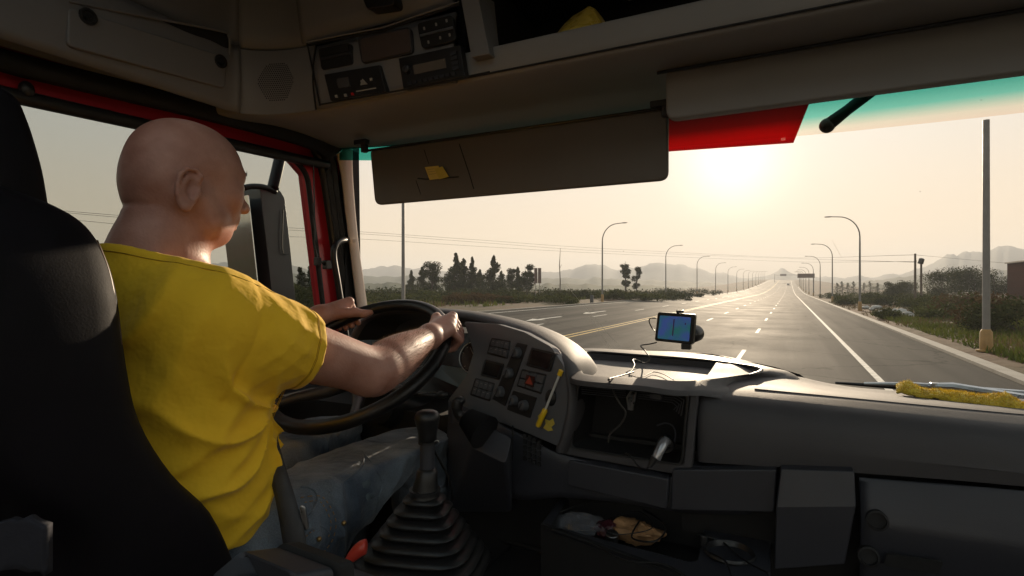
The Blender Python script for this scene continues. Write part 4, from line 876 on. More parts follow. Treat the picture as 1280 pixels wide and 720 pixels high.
def sw_(p): return sstep(-.20, -.10, p.x) * sstep(1.07, 1.17, p.y) * (1 if p.y < 1.38 else .3)
mt = MB(); lips = [[exo(p, .002, -.010) + V3(.085, 0, -.022) * sw_(p) for p in outc], [exo(p, .002, -.006) + V3(.045, 0, -.004) * sw_(p) for p in outc], [exo(p, .001, -.002) + V3(.014, 0, 0) * sw_(p) for p in outc], outc, [a * .35 + b * .65 + V3(0, 0, .004) for a, b in zip(outc, rimc)], [p + V3(0, 0, .003) for p in rimc], [p + V3(0, 0, -.002) for p in inset(rimc, .985)], [p + V3(0, 0, -.016) for p in inset(rimc, .955)], [p + V3(0, 0, -.018) for p in inset(rimc, .6)], [p + V3(0, 0, -.018) for p in inset(rimc, .2)]]
mt.loft(lips, cap=False); mt.add([p + V3(0, 0, -.018) for p in inset(rimc, .2)], [tuple(range(len(rimc)))])
mk('centre_top', mt, M['pad'], db, smooth=50)
mk('tray_liner', MB().tube([p + V3(0, 0, .001) for p in (rimc[-6:] + rimc[:37])], [.001, .002, .003] + [.0042] * 37 + [.003, .002, .001], 8), M['rubber'], db, smooth=180)
# filler skirt under the centre top towards the glass and the sides
sk = MB().surf([[p for p in (PZ(700, 436, -.20), PZ(722, 436, -.186), PZ(800, 437.5, -.186), PZ(890, 442.5, -.189), PZ(968, 458.5, -.195), PZ(1000, 468, -.215))], [V3(-.80, 1.60, -.30), V3(-.60, 1.62, -.26), V3(-.40, 1.62, -.26), V3(-.25, 1.62, -.26), V3(-.03, 1.62, -.25), V3(.06, 1.62, -.25)]])
mk('cowl', sk, M['plastic'], db, smooth=180)
yc = 1.080
def cf(px, py, y=yc): return PY(px, py, y)
# front face frame of the centre box
fo = [cf(706, 470), cf(872, 484), cf(870, 500), cf(866, 590), cf(846, 603), cf(700, 570), cf(703, 548)]
fo = rq([cf(704, 468), cf(873, 485), cf(864, 597), cf(697, 567)], [.02, .02, .015, .015], 6)
fi = rq([cf(722, 478), cf(862, 491), cf(854, 582), cf(712, 560)], [.012, .012, .012, .012], 6)
mk('centre_bezel', MB().ring(fo, fi, V3(0, .03, 0)), M['pad'], db, bevel=.004, bseg=3)
fi2 = inset(fi, .955)
mk('cavity_trim', MB().ring([p + V3(0, -.004, 0) for p in fi], [p + V3(0, -.004, 0) for p in fi2], V3(0, .02, 0)), M['black'], db, bevel=.002)
cav = MB(); b0 = [p + V3(0, .0, 0) for p in fi2]; b1 = [p + V3(0, .10, 0) for p in inset(fi2, .93)]
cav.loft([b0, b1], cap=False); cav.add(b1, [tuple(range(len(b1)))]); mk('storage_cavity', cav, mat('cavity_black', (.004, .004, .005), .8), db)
# vent grilles at the top of the cavity
for (c, nm) in (([(726, 483), (778, 488), (777, 495), (725, 491)], 'vent'), ([(797, 489), (855, 495), (852, 518), (848, 504)], 'vent')):
    g = MB()
    for k in range(4):
        y_ = yc - .001; off = k * 2.6
        if c[0][0] < 780: g.tube([PY(727, 484 + off, y_), PY(782, 489 + off, y_)], .0011, 6)
        else: g.tube([PY(798, 490 + off, y_), PY(846 - k * 2, 495 + off, y_), PY(855 - k * 3, 500 + off, y_), PY(851 - k * 3, 520 - off, y_)], .0011, 6)
    mk('vent', g, M['plastic'], db)
mk('vent_tab', MB().slab(rq([cf(812, 492, yc - .004), cf(827, 494, yc - .004), cf(827, 500, yc - .004), cf(812, 498, yc - .004)], .002), V3(0, .006, 0)), M['plastic'], db)
mk('knob_chrome', MB().tube([PY(786, 512, yc - .012), PY(784, 497, yc - .016), PY(789, 489, yc - .016), PY(795, 490, yc - .016), PY(793, 500, yc - .014), PY(790, 512, yc - .012)], .0022, 8).tube([PY(789, 512, yc - .008), PY(790, 493, yc - .012)], .005, 8), M['chrome'], db)
mk('socket_ring', MB().tube(cr([cf(821, 532, yc + .02), cf(832, 529, yc + .02), cf(842, 534, yc + .02), cf(844, 548, yc + .02), cf(836, 562, yc + .02), cf(824, 556, yc + .02)], 5), .0018, 6), M['plastic'], db)
mk('socket', MB().lathe(cf(834, 553, yc + .03), (0, -1, 0), [(0, .016), (.02, .016), (.02, .011), (.004, .010)], 20), M['black'], db)
# --- driver cluster: hood
rimp = [(436, 424, 1.26), (452, 400, 1.29), (480, 390, 1.31), (520, 388.5, 1.31), (560, 392, 1.30), (606, 400, 1.27), (650, 412, 1.21), (684, 430, 1.15), (704, 451, 1.10), (713, 478, 1.075), (714, 510, 1.065), (707, 545, 1.06), (700, 566, 1.06)]
hr = cr([PY(*p) for p in rimp], 5); cen = PY(575, 480, 1.25); hood = []
def outw(p, a, dy, dz=0):
    d = (p - cen); d.y = 0; d = d.normalized(); return p + d * a + V3(0, dy, dz)
hood = [[outw(p, -.016, .016) for p in hr], [outw(p, -.010, .002) for p in hr], [outw(p, -.003, -.003) for p in hr], [outw(p, .004, .002) for p in hr], [outw(p, .009, .018) for p in hr], [outw(p, .010, .06) for p in hr], [outw(p, .004, .16, -.01) for p in hr], [outw(p, -.02, .30, -.05) for p in hr]]
for r_ in hood[5:]:
    for p in r_: p.y = min(p.y, 1.57)
mk('cluster_hood', MB().surf(crgrid(hood, 3, 1)), M['pad'], db, smooth=180)
mk('hood_inner', MB().surf([[outw(p, -.016, .016) for p in hr], [outw(p, -.02, .05) for p in hr], [outw(p, -.05, .13) for p in hr]]), M['matte'], db, smooth=180)
# instrument cluster recessed behind the wheel
ic_ = [PY(444, 412, 1.42), PY(600, 418, 1.42), PY(590, 510, 1.36), PY(440, 510, 1.36)]
mk('instrument_back', MB().slab(rq(ic_, .03), V3(0, .02, 0)), M['screen'], db)
def gauge(px, py, rr, y):
    c = PY(px, py, y); nrm = V3(.25, -.95, .3).normalized(); g = mk('gauge', MB().lathe(c, nrm, [(-.01, rr), (0, rr), (.002, rr * .93), (-.002, rr * .92), (-.003, .002)], 32), M['screen'], db)
    u = nrm.orthogonal().normalized(); w = nrm.cross(u)
    mk('gauge_ring', MB().tube([c + nrm * .003 + (u * math.cos(a) + w * math.sin(a)) * rr for a in [i * math.pi / 20 for i in range(40)]], .0013, 6, closed=True), M['chrome'], g)
    mk('needle', MB().tube([c + nrm * .004, c + nrm * .004 + V3(-.4, 0, .7).normalized() * rr * .7], .0009, 5), lg, g)
    for i in range(11):
        a = i * .52; d = (u * math.cos(a) + w * math.sin(a)); mk('tick', MB().tube([c + nrm * .003 + d * rr * .78, c + nrm * .003 + d * rr * .88], .0006, 4), lg, g)
gauge(594, 447, .045, 1.335); gauge(588, 483, .022, 1.30); gauge(520, 440, .05, 1.40)
mk('cluster_display', MB().slab([PY(545, 455, 1.36), PY(590, 462, 1.345), PY(578, 486, 1.33), PY(540, 470, 1.345)], V3(0, .004, 0)), mat('glass_glare', (.10, .14, .16), .2, .1, 5), db)  # blue-grey glare on the cluster glass painted as flat colour
# switch panel
swp = Plane(PY(583, 412, 1.235), PY(705, 458, 1.085), PY(700, 548, 1.065))
SN = swp.n if swp.n.y < 0 else -swp.n; ss = 1 if swp.n.y < 0 else -1
def q(c, off=0): return [swp.hit(px, py, ss * off) for px, py in c]
def sw(name, c, m, off=.003, depth=.012, r=.003, parent=db, bevel=.0012): return mk(name, MB().slab(rq(q(c, off), r), -SN * depth), m, parent, bevel=bevel)
swpl = sw('switch_panel', [(580, 402), (622, 405), (655, 415), (688, 433), (704, 456), (711, 490), (706, 530), (698, 558), (560, 500), (583, 470), (592, 440)], mat('panel_grey', (.115, .122, .135), .42, .07, 4, .3, 900, bdist=.0006), off=0, depth=.02, r=.008)
def uvq(c, u0, v0, u1, v1): return [c[0] * 0 + bil(c, u0, v0), bil(c, u1, v0), bil(c, u1, v1), bil(c, u0, v1)]
bkm = mat('switch_key', (.085, .090, .10), .38, .12, 20, .2, 900)
def bank(c, cols, rws, mark=True):
    b = sw('switch_bank', c, M['black'], off=.0015, r=.004)
    cc = q(c, .006)
    for i in range(cols):
        for j in range(rws):
            u0 = .05 + i * .9 / cols; v0 = .08 + j * .86 / rws
            k = mk('switch_key', MB().slab(rq(uvq(cc, u0 + .012, v0 + .02, u0 + .9 / cols - .012, v0 + .86 / rws - .04), .0015), -SN * .006), bkm, b, bevel=.0008)
            if mark: mk('key_symbol', MB().slab([p + SN * .0006 for p in uvq(cc, u0 + .07, v0 + .16 / rws * 1.4, u0 + .9 / cols - .08, v0 + .26 / rws)], -SN * .001), lg, k)
    return b
bank([(614, 422), (638, 426), (634, 449), (608, 442)], 4, 2)
bank([(594, 472), (618, 479), (612, 502), (587, 494)], 4, 2)
bh = bank([(652, 461), (683, 468), (676, 493), (645, 483)], 3, 2, False)
hz_ = mk('hazard_button', MB().slab(rq(q([(658, 468), (668, 471), (665, 484), (655, 480)], .0085), .001), -SN * .008), mat('hazard_dark', (.05, .012, .01), .35), bh)
tri = q([(662, 470.5), (665.5, 481), (656.5, 479)], .0095); mk('hazard_triangle', MB().slab(tri, -SN * .001), mat('hazard_red', (.40, .06, .03), .4), hz_)
for c in ([(606, 449), (629, 455), (623, 475), (600, 469)], [(664, 434), (694, 441), (687, 465), (657, 457)]):
    s_ = sw('display_frame', c, M['black'], off=.004, r=.004); cc = q(c, .0052); mk('display', MB().slab(rq(uvq(cc, .1, .12, .9, .88), .002), -SN * .002), M['screen'], s_)
    mk('display_edge', MB().tube([bil(cc, .93, .1), bil(cc, .90, .92), bil(cc, .1, .94)], .0008, 5), M['plastic'], s_)
st_ = sw('knob_strip', [(646, 428), (659, 431), (631, 508), (615, 499)], M['black'], off=.002, r=.003)
for (px, py) in ((647, 441), (637, 466.5), (626, 490)):
    c = swp.hit(px, py, ss * .003); kb = mk('rotary_knob', MB().lathe(c, SN, [(-.002, .0135), (.004, .013), (.010, .0115), (.012, .009), (.0125, 0)], 20), bkm, st_)
    mk('knob_ridge', MB().box(c + SN * .013, (.003, .004, .017), Matrix.Rotation(.4, 3, 'Y')), M['plastic'], kb, bevel=.0008)
ck = sw('climate_block', [(641, 488), (671, 497), (662, 523), (633, 512)], M['black'], off=.002, r=.004)
for (px, py) in ((643, 501), (656, 507)):
    c = swp.hit(px, py, ss * .003); kb = mk('rotary_knob', MB().lathe(c, SN, [(-.002, .0125), (.004, .012), (.011, .0105), (.0125, .008), (.013, 0)], 20), bkm, ck)
    mk('knob_ridge', MB().box(c + SN * .013, (.003, .004, .015), Matrix.Rotation(.4, 3, 'Y')), M['plastic'], kb, bevel=.0008)
mk('tool_holder', MB().ball(swp.hit(689, 497, ss * .002), (.014, .010, .018)), M['black'], swpl)
stk = tag(mk('sticker', MB().slab([p for p in q([(681, 524), (687, 526), (691, 523), (693, 530), (689, 534), (691, 538), (685, 539), (679, 535), (682, 530)], .002)], -SN * .001), mat('sticker_yellow', (.60, .47, .08), .6, .15, 60), swpl), 'torn yellow sticker beside the screwdriver handle')
tag(mk('sticker', MB().slab(q([(672, 520), (677, 515), (683, 517), (680, 523), (674, 526)], .002), -SN * .001), bpy.data.materials['sticker_yellow'], swpl), 'smaller torn yellow sticker behind the screwdriver handle')
# screwdriver
sdv = thing('screwdriver', 'yellow handled screwdriver leaning on the switch panel', 'screwdriver', swp.hit(674, 533, ss * .014))
e0, e1, e2, e3 = swp.hit(672, 533, ss * .014), swp.hit(682, 511, ss * .013), swp.hit(699, 469, ss * .010), swp.hit(701.5, 463, ss * .010)
yh = mat('yellow_handle', (.80, .52, .02), .3, .08, 20, coat=.3)
mk('handle', MB().tube([e0, e0 * .9 + e1 * .1, e0 * .5 + e1 * .5, e0 * .1 + e1 * .9, e1], [.0045, .0062, .0058, .0062, .004], 10), yh, sdv, smooth=60)
mk('blade', MB().tube([e1, e2], .0028, 8), mat('clear_plastic', (.55, .55, .52), .2), sdv); mk('cap', MB().tube([e2, e3], .0052, 10), yh, sdv)
# lower dash under the switch panel
ls = lambda px, py, y: PY(px, py, y)
mk('lower_fascia', MB().surf(crgrid([[ls(560, 500, 1.10), ls(600, 517, 1.09), ls(650, 543, 1.07), ls(700, 567, 1.065), ls(770, 584, 1.075), ls(835, 597, 1.078), ls(868, 583, 1.085), ls(940, 585, 1.085)],
     [ls(560, 520, 1.08), ls(600, 540, 1.075), ls(650, 562, 1.065), ls(700, 580, 1.06), ls(770, 596, 1.07), ls(835, 608, 1.075), ls(868, 600, 1.08), ls(940, 600, 1.08)],
     [ls(556, 590, 1.10), ls(600, 610, 1.08), ls(650, 625, 1.07), ls(700, 622, 1.065), ls(770, 628, 1.07), ls(835, 638, 1.075), ls(868, 642, 1.09), ls(940, 644, 1.09)]], 4, 4)), M['plastic'], db, smooth=180, solid=.015)
gr = MB()
for i in range(4):
    for j in range(5):
        c = Plane(ls(600, 540, 1.073), ls(650, 562, 1.063), ls(650, 610, 1.065)).hit(656 + i * 6, 545 + j * 7 + i * 2.5); gr.box(c, (.007, .004, .008))
mk('grille', gr, M['matte'], db)
mk('fascia_seam', MB().tube([ls(641, 532, 1.064), ls(640, 575, 1.06)], .0016, 6), M['matte'], db)
# steering column shroud and stalk, gear boot lever beside it
mk('column_shroud', MB().loft([[V3(-.95 + .05 * math.cos(a) * s_, y, z + .05 * math.sin(a) * s_) for a in [k * math.pi / 8 for k in range(16)]] for y, z, s_ in ((1.12, -.30, 1.0), (1.20, -.33, 1.2), (1.45, -.42, 1.4))]), M['black'], db, smooth=60)
mk('control_stalk', MB().tube(cr([V3(-.90, 1.14, -.285), PD(515, 493, 1.30), PD(548, 494, 1.29), PD(560, 493, 1.28)], 6), .006, 10).ball(PD(552, 493.5, 1.283), (.014, .009, .009)), M['black'], db, smooth=180)
mk('stalk_line', MB().tube([PD(523, 492, 1.28), PD(545, 490, 1.27)], .0014, 6), M['chrome'], db)
pb = PD(610, 545, 1.10)
bt_ = MB()
ax0, ax1 = PD(583, 522, 1.13), PD(612, 546, 1.09); dd = (ax1 - ax0).normalized(); prof_ = []
for k in range(9): prof_ += [(k * .0065, .014 + k * .0018), (k * .0065 + .003, .022 + k * .0018)]
bt_.lathe(ax0, dd, prof_, 20); mk('brake_boot', bt_, M['rubber'], db, smooth=50)
mk('brake_lever', MB().tube(cr([PD(590, 525, 1.12), PD(576, 520, 1.13), PD(571, 510, 1.13), PD(573, 500, 1.13)], 5), [.012] * 5 + [.011] * 5 + [.012] * 5 + [.009], 12).ball(PD(574, 501, 1.13), (.012, .012, .010)), M['rubber'], db, smooth=180)
mk('boot_mount', MB().loft([rq([PD(585, 520, 1.16), PD(640, 548, 1.10), PD(632, 580, 1.08), PD(590, 560, 1.12)], .01), rq([PD(560, 530, 1.26), PD(640, 560, 1.2), PD(640, 640, 1.2), PD(560, 640, 1.26)], .01)]), M['plastic'], db, bevel=.004)
# drawers and boxes under the pad (photo: 710-1280, 575-720)
def box_px(name, c, y, depth, m, r=.006, bevel=.003, tilt=0, parent=db):
    n_ = len(c); pts = [PY(px, py, y + (tilt if k >= n_ / 2 else 0)) for k, (px, py) in enumerate(c)]
    return mk(name, MB().slab(rq(pts, r), V3(0, depth, 0)), m, parent, bevel=bevel)
box_px('drawer', [(710, 575), (836, 599), (833, 637), (708, 607)], 1.058, .05, M['plastic'])
box_px('fascia_panel', [(840, 587), (971, 587), (968, 641), (838, 638)], 1.066, .06, M['plastic'])
bx = MB(); A_ = [PY(976, 586, 1.06), PY(1068, 589, 1.06), PY(1070, 633, 1.045), PY(1056, 706, 1.05), PY(968, 712, 1.05), PY(970, 634, 1.045)]
bx.add([A_[0], A_[1], A_[2], A_[5]] + [A_[5], A_[2], A_[3], A_[4]] + [p + V3(0, .12, 0) for p in A_], [(0, 1, 2, 3), (4, 5, 6, 7), (8, 9, 1, 0), (9, 10, 2, 1), (10, 11, 6, 5), (11, 12, 7, 6), (12, 13, 4, 7), (13, 8, 0, 3)])
mk('storage_box', bx, M['plastic'], db, bevel=.0025)
gp = [[V3(x, y, z) for x, z in ((.105, zt), (.2, zt + .004), (.31, zt + .006), (.45, zt + .006), (XR, zt + .004))] for y, zt in ((1.083, -.312), (1.078, -.318), (1.060, -.365), (1.056, -.40), (1.075, -.50), (1.09, -.62))]
gp[0] = [V3(p.x, p.y, padpt(p.x, 10).z - .006) for p in gp[0]]; gp[1] = [V3(p.x, p.y, padpt(p.x, 10).z - .012) for p in gp[1]]
glv = mk('glovebox_lid', MB().surf(crgrid(gp, 5, 4)), M['plastic'], db, smooth=180, solid=.02)
for px, py in ((1097, 651), (1086, 696)):
    c = PY(px, py, 1.046); lk = mk('lock_button', MB().lathe(c, (0, -1, .15), [(-.012, .0155), (.002, .0155), (.003, .0125), (-.003, .012), (-.003, 0)], 22), M['matte'], glv)
mk('handle_recess', MB().slab(rq([PY(1108, 690, 1.048), PY(1178, 700, 1.048), PY(1172, 716, 1.05), PY(1104, 705, 1.05)], .004), V3(0, -.006, 0)), M['matte'], glv)
mk('handle_edge', MB().tube([PY(1109, 690, 1.052), PY(1104, 704, 1.054)], .002, 6), M['plastic'], glv)
# dark backing added behind the dash so no light leaks through its gaps
mk('dash_backing', MB().box((-.33, 1.36, -.50), (2.2, .40, .36)).box((.3, 1.3, -.40), (.98, .34, .16)), M['matte'], db)
# lower tray under the drawers with cup holder
tz = -.52
tr_in = [PZ(692, 668, tz), PZ(712, 622, tz), PZ(880, 650, tz), PZ(900, 660, tz), PZ(868, 700, tz)]
tr_ = MB()
lipo = rq([PZ(676, 655, -.47), PZ(708, 612, -.47), PZ(965, 655, -.47), PZ(962, 735, -.47), PZ(860, 722, -.47)], .012)
lipi = rq([PZ(688, 657, -.472), PZ(712, 622, -.472), PZ(882, 650, -.472), PZ(872, 700, -.472), PZ(862, 702, -.472)], .008)
tray = mk('lower_tray', tr_.ring(lipo, lipi, V3(0, 0, -.012)), M['plastic'], db, bevel=.003)
w1 = MB().loft([lipi, [p + V3(0, 0, -.05) for p in inset(lipi, .96)]], cap=False); w1.add([p + V3(0, 0, -.05) for p in inset(lipi, .96)], [tuple(range(len(lipi)))]); mk('tray_well', w1, M['matte'], db)
mk('tray_front', MB().slab([lipo[-1], PZ(676, 655, -.47), PZ(676, 655, -.47) + V3(0, 0, -.15), lipo[-1] + V3(0, 0, -.15)], V3(0, .01, 0)), M['matte'], db)
cc = PZ(912, 692, -.468); mk('cup_holder', MB().lathe(cc + V3(0, 0, -.05), (0, 0, 1), [(0, .030), (.052, .038), (.056, .041), (.052, .043)], 30, cap=False).lathe(cc + V3(0, 0, -.052), (0, 0, 1), [(0, .03), (.001, .03)], 24), M['black'], db, smooth=60)
mk('tray_lug', MB().box(PZ(880, 676, -.462), (.012, .008, .02)), M['black'], db, bevel=.002)
mk('floor_step', MB().tube([PZ(590, 664, -.60), PZ(720, 700, -.60), PZ(840, 735, -.60)], .008, 8), M['rubber'], db)

# ================================================================ LOOSE OBJECTS
# navigator
ny = 1.36; nav = thing('gps_navigator', 'small satellite navigator with a lit blue map screen stuck to the windscreen', 'navigator', PY(845, 440, ny))
nc = [PY(822, 390, ny), PY(869, 393, ny - .008), PY(866, 431, ny - .004), PY(818, 426, ny + .004)]
mk('body', MB().slab(rq(nc, .006), V3(.002, .016, 0)), M['black'], nav, bevel=.002)
scr = bpy.data.materials.new('map_screen'); scr.use_nodes = True; n = scr.node_tree.nodes; l = scr.node_tree.links; pb_ = n['Principled BSDF']
tc = n.new('ShaderNodeTexCoord'); nz = n.new('ShaderNodeTexNoise'); nz.inputs['Scale'].default_value = 28; l.new(tc.outputs['Object'], nz.inputs[0]); rp = n.new('ShaderNodeValToRGB'); e = rp.color_ramp.elements
e[0].position = .4; e[0].color = (.012, .09, .085, 1); e[1].position = .62; e[1].color = (.03, .055, .19, 1); l.new(nz.outputs['Fac'], rp.inputs[0]); l.new(rp.outputs[0], pb_.inputs['Emission Color']); pb_.inputs['Emission Strength'].default_value = .22; pb_.inputs['Base Color'].default_value = (.02, .02, .03, 1); pb_.inputs['Roughness'].default_value = .2
mc = [p + V3(0, -.003, 0) for p in nc]
sc1 = mk('screen', MB().slab(rq(uvq(mc, .08, .11, .90, .90), .002), V3(0, .003, 0)), scr, nav)
mk('route_line', MB().slab([p + V3(0, -.0008, 0) for p in uvq(mc, .455, .2, .487, .76)], V3(0, .0006, 0)), emit('route_dark', (.05, .02, .08), .1), sc1)
mk('map_symbol', MB().slab([p + V3(0, -.0008, 0) for p in uvq(mc, .76, .30, .79, .36)], V3(0, .0006, 0)), bpy.data.materials['route_dark'], sc1)
mk('mount_clip', MB().box(PY(850, 389.5, ny), (.016, .018, .007)).box(PY(858, 433, ny + .006), (.022, .02, .014)), M['black'], nav, bevel=.002)
mk('suction_cup', MB().lathe(PY(865, 419, ny + .045), (.15, 1, .1), [(-.012, .006), (-.006, .014), (.004, .019), (.03, .021)], 22), M['black'], nav, smooth=60)
mk('mount_arm', MB().tube([PY(856, 424, ny + .01), PY(864, 426, ny + .05)], .010, 10), M['black'], nav)
cbl = M['black']
def cable(name, pts, r, label, cat='cable', m=None, k=8, group=None): return tag(mk(name, MB().tube(cr(pts, k), r, 7), m or M['rubber'], smooth=180), label, cat, group)
cable('cable', [PY(820, 398, ny), PY(813, 398, ny), PY(811.5, 402, ny), PY(815, 410, ny), PY(819, 414, ny - .01)], .0014, 'short black plug lead looping at the left side of the navigator')
cable('charging_cable', [PY(821, 428, ny), PY(812, 430, ny), PY(801, 432, ny - .02), PY(806, 438, 1.32), PY(812, 448, 1.28), PZ(806, 454, -.192), PZ(796, 450, -.185), PZ(791, 450, -.182), PZ(793, 456, -.186), PZ(790, 463, -.192), PZ(785, 467, -.194), PZ(792, 465, -.194), PZ(775, 470, -.188), PZ(761, 474, -.172), PY(764, 478, 1.068), PY(768, 492, 1.064), PY(775, 505, 1.062), PY(782, 516, 1.062), PY(776, 530, 1.064), PY(763, 542, 1.065), PY(760, 553, 1.066)], .0017, 'long thin charging cable hanging from the navigator over the tray and cavity', m=mat('cable_grey', (.05, .045, .04), .45))
cable('cable', [PZ(788, 469, -.196), PZ(800, 472, -.197), PZ(812, 467, -.197), PZ(818, 465, -.197), PZ(830, 468, -.197), PZ(842, 475, -.197)], .001, 'thin loose wire curled in the dash top tray', m=mat('thin_wire', (.22, .15, .10), .5))
usb = thing('usb_charger', 'silver usb charger plugged into the socket of the dash cavity', 'charger', PY(826, 575, 1.06))
mk('body', MB().tube([PY(834, 553, 1.09), PY(831, 551, 1.05), PY(828, 556, 1.035), PY(820, 573, 1.03)], [.007, .0085, .009, .0085], 14), mat('silver_plastic', (.42, .42, .44), .25, .05, 5, metal=.6), usb, smooth=60)
mk('plug', MB().tube([PY(819, 572, 1.025), PY(812, 583, 1.02)], [.008, .004], 10), M['black'], usb)
cable('cable', [PY(812, 583, 1.02), PY(806, 587, 1.03), PY(798, 583, 1.04), PY(788, 570, 1.05), PY(782, 566, 1.055)], .0016, 'short lead from the usb charger into the cavity')
# yellow cloth on the dash, right
cl0 = []
nu, nv = 46, 14
for j in range(nv + 1):
    row = []
    for i in range(nu + 1):
        u, v_ = i / nu, j / nv; px = 1120 + u * 240; base = PY(px, 495 + u * 14, 1.46 - .30 * 0)
        y = 1.47 - .075 * v_ - .18 * u; x = ray(px, 495).x / ray(px, 495).y * y
        z = padpt(x, 3).z - .002 + .020 * math.sin(v_ * math.pi) ** .6 * (.8 + .35 * math.sin(u * 17 + 2 * math.sin(u * 9))) * min(1, u * 9 + .45) + .006 * mnoise.noise(Vector((u * 22, v_ * 5, 0)))
        row.append(V3(x, y, z))
    cl0.append(row)
cl = tag(mk('cleaning_cloth', MB().surf(cl0), M['yellow_cloth'], smooth=180, solid=.004), 'rumpled yellow cleaning cloth lying on the passenger dash under the wiper', 'cloth')
# fibres
r_ = np.random.default_rng(4); Vf = []
for k in range(5200):
    i, j = r_.integers(0, nu), r_.integers(0, nv); p = cl0[j][i] + (cl0[j][i + 1] - cl0[j][i]) * r_.random() + (cl0[j + 1][i] - cl0[j][i]) * r_.random()
    d = Vector(r_.normal(size=3) * .6) + V3(0, -.3, 1); d = d.normalized() * r_.uniform(.003, .007); s = Vector(r_.normal(size=3)).normalized() * .0007; Vf += [p - s, p + s, p + d]
mk('fibre', (np.array([tuple(v) for v in Vf]) , np.arange(len(Vf)).reshape(-1, 3)), M['yellow_cloth'], cl, smooth=None)
cl.children[0]['kind'] = 'stuff'
# clutter in the lower tray
def crumple(name, c, size, m, label, cat, seed, amp=.35, n=26):
    mb = MB(); mb.ball((0, 0, 0), 1, n, n // 2)
    for v in mb.v:
        nv_ = mnoise.noise_vector(v * 1.6 + Vector((seed, 0, 0))) * amp + mnoise.noise_vector(v * 4 + Vector((seed, 3, 0))) * amp * .45
        w = v + nv_; v.x, v.y, v.z = w.x * size[0], w.y * size[1], w.z * size[2]
    mb.v = [v + Vector(c) for v in mb.v]; return tag(mk(name, mb, m, smooth=25), label, cat)
crumple('paper_bag', PZ(795, 665, -.487), (.055, .028, .020), mat('brown_paper', (.36, .20, .09), .7, .3, 30, .6, 120, bdist=.002), 'crumpled brown paper bag in the lower tray', 'paper bag', 2)
crumple('dark_wrapper', PZ(765, 662, -.49), (.035, .022, .016), mat('maroon_foil', (.06, .012, .02), .35, .3, 30), 'dark maroon wrapper beside the brown paper bag', 'wrapper', 5)
pf = mat('clear_film', (.30, .31, .34), .12, .1, 20); pf.node_tree.nodes['Principled BSDF'].inputs['Alpha'].default_value = .28
crumple('plastic_bag', PZ(725, 655, -.49), (.050, .03, .018), pf, 'clear crinkled plastic bag at the left end of the lower tray', 'bag', 8, .5, 34)
tag(mk('metal_tin', MB().lathe(PZ(765, 675, -.495), (0.1, -.3, 1), [(0, .012), (.008, .013), (.016, .012)], 20), M['chrome'], bevel=.001), 'small shiny metal tin among the cables in the lower tray', 'tin')
for i, (pts, lb) in enumerate([([(700, 640), (740, 628), (790, 632), (830, 655), (820, 676), (790, 672), (800, 650)], 'black cable looped over the brown paper bag'), ([(690, 662), (735, 678), (780, 700), (830, 705), (860, 722)], 'black cable running along the front edge of the lower tray'),
      ([(872, 668), (900, 676), (930, 700), (960, 716)], 'black cable crossing the cup holder'), ([(745, 655), (770, 645), (800, 640), (815, 660), (770, 668), (750, 655)], 'thin wire coiled beside the maroon wrapper'), ([(880, 688), (905, 700), (915, 722)], 'short black cable hanging below the cup holder')]):
    cable('cable', [PZ(px, py, -.462 + .006 * math.sin(k * 2.1 + i)) for k, (px, py) in enumerate(pts)], .0018 if i != 3 else .001, lb)

# ---------------------------------------------------------------- gear lever
gl = thing('gear_lever', 'tall black gear lever with a ribbed pyramid gaiter between the seats', 'gear lever', PD(525, 700, .95))
D0 = .93
kp = [PD(533, 512, D0), PD(534, 514, D0), PD(535, 520, D0), PD(536, 530, D0), PD(535, 542, D0), PD(534, 552, D0)]
mk('knob', MB().lathe(PD(534.7, 553, D0), PD(533.8, 512, D0) - PD(534.7, 553, D0), [(0, .0152), (.012, .0155), (.022, .017), (.031, .0193), (.039, .0212), (.044, .0213), (.048, .0200), (.0515, .0168), (.0538, .012), (.055, .006), (.0555, .0005)], 28), M['rubber'], gl, smooth=180)
mk('knob_ring', MB().tube([PD(534.5, 551, D0), PD(534.5, 554, D0)], .0162, 20), M['black'], gl)
mk('shaft', MB().tube([PD(534.5, 553, D0), PD(534, 588, D0)], .0125, 18), M['plastic'], gl, smooth=60)
mk('collar', MB().tube([PD(534, 585, D0), PD(534, 589, D0), PD(533, 600, D0), PD(532, 612, D0), PD(531, 622, D0)], [.0135, .0175, .019, .0225, .026], 18), M['rubber'], gl, smooth=60)
mk('collar_ring', MB().tube([PD(531, 611, D0), PD(531, 616, D0)], .0262, 20), M['black'], gl)
ge = []
U = V3(.96, .28, 0).normalized(); W_ = V3(-.28, .96, 0).normalized()
nr = 8
rgs = []
for k in range(nr * 6 + 1):
    f = k / (nr * 6); c = PD(531 - 6 * f, 618 + 92 * f, D0 - .0 * f); ph = (k % 6) / 6
    wv = (.022 + .088 * f ** 1.05); rib_ = [0, .0055, .0085, .0085, .0055, 0][k % 6] * 1.1 + (-.004 if k % 6 == 0 else 0)
    s = wv + rib_; sg = []
    for a in range(40):
        t = a / 40 * 2 * math.pi; e_ = .55 if f > .15 else .8
        x = math.copysign(abs(math.cos(t)) ** e_, math.cos(t)) * s; y = math.copysign(abs(math.sin(t)) ** e_, math.sin(t)) * s * .85
        sg.append(c + U * x + W_ * y)
    rgs.append(sg)
mk('gaiter', MB().loft(rgs), M['rubber'], gl, smooth=60)
mk('loose_thread', MB().tube(cr([PD(543, 552, D0 - .01), PD(547, 550, D0 - .01), PD(549, 553, D0 - .01)], 4), .0006, 5), lg, gl)
cable('cable', [PD(541, 560, .97), PD(552, 580, .98), PD(562, 600, .99), PD(566, 625, 1.0)], .0022, 'dark thin cable arching down behind the gear lever')
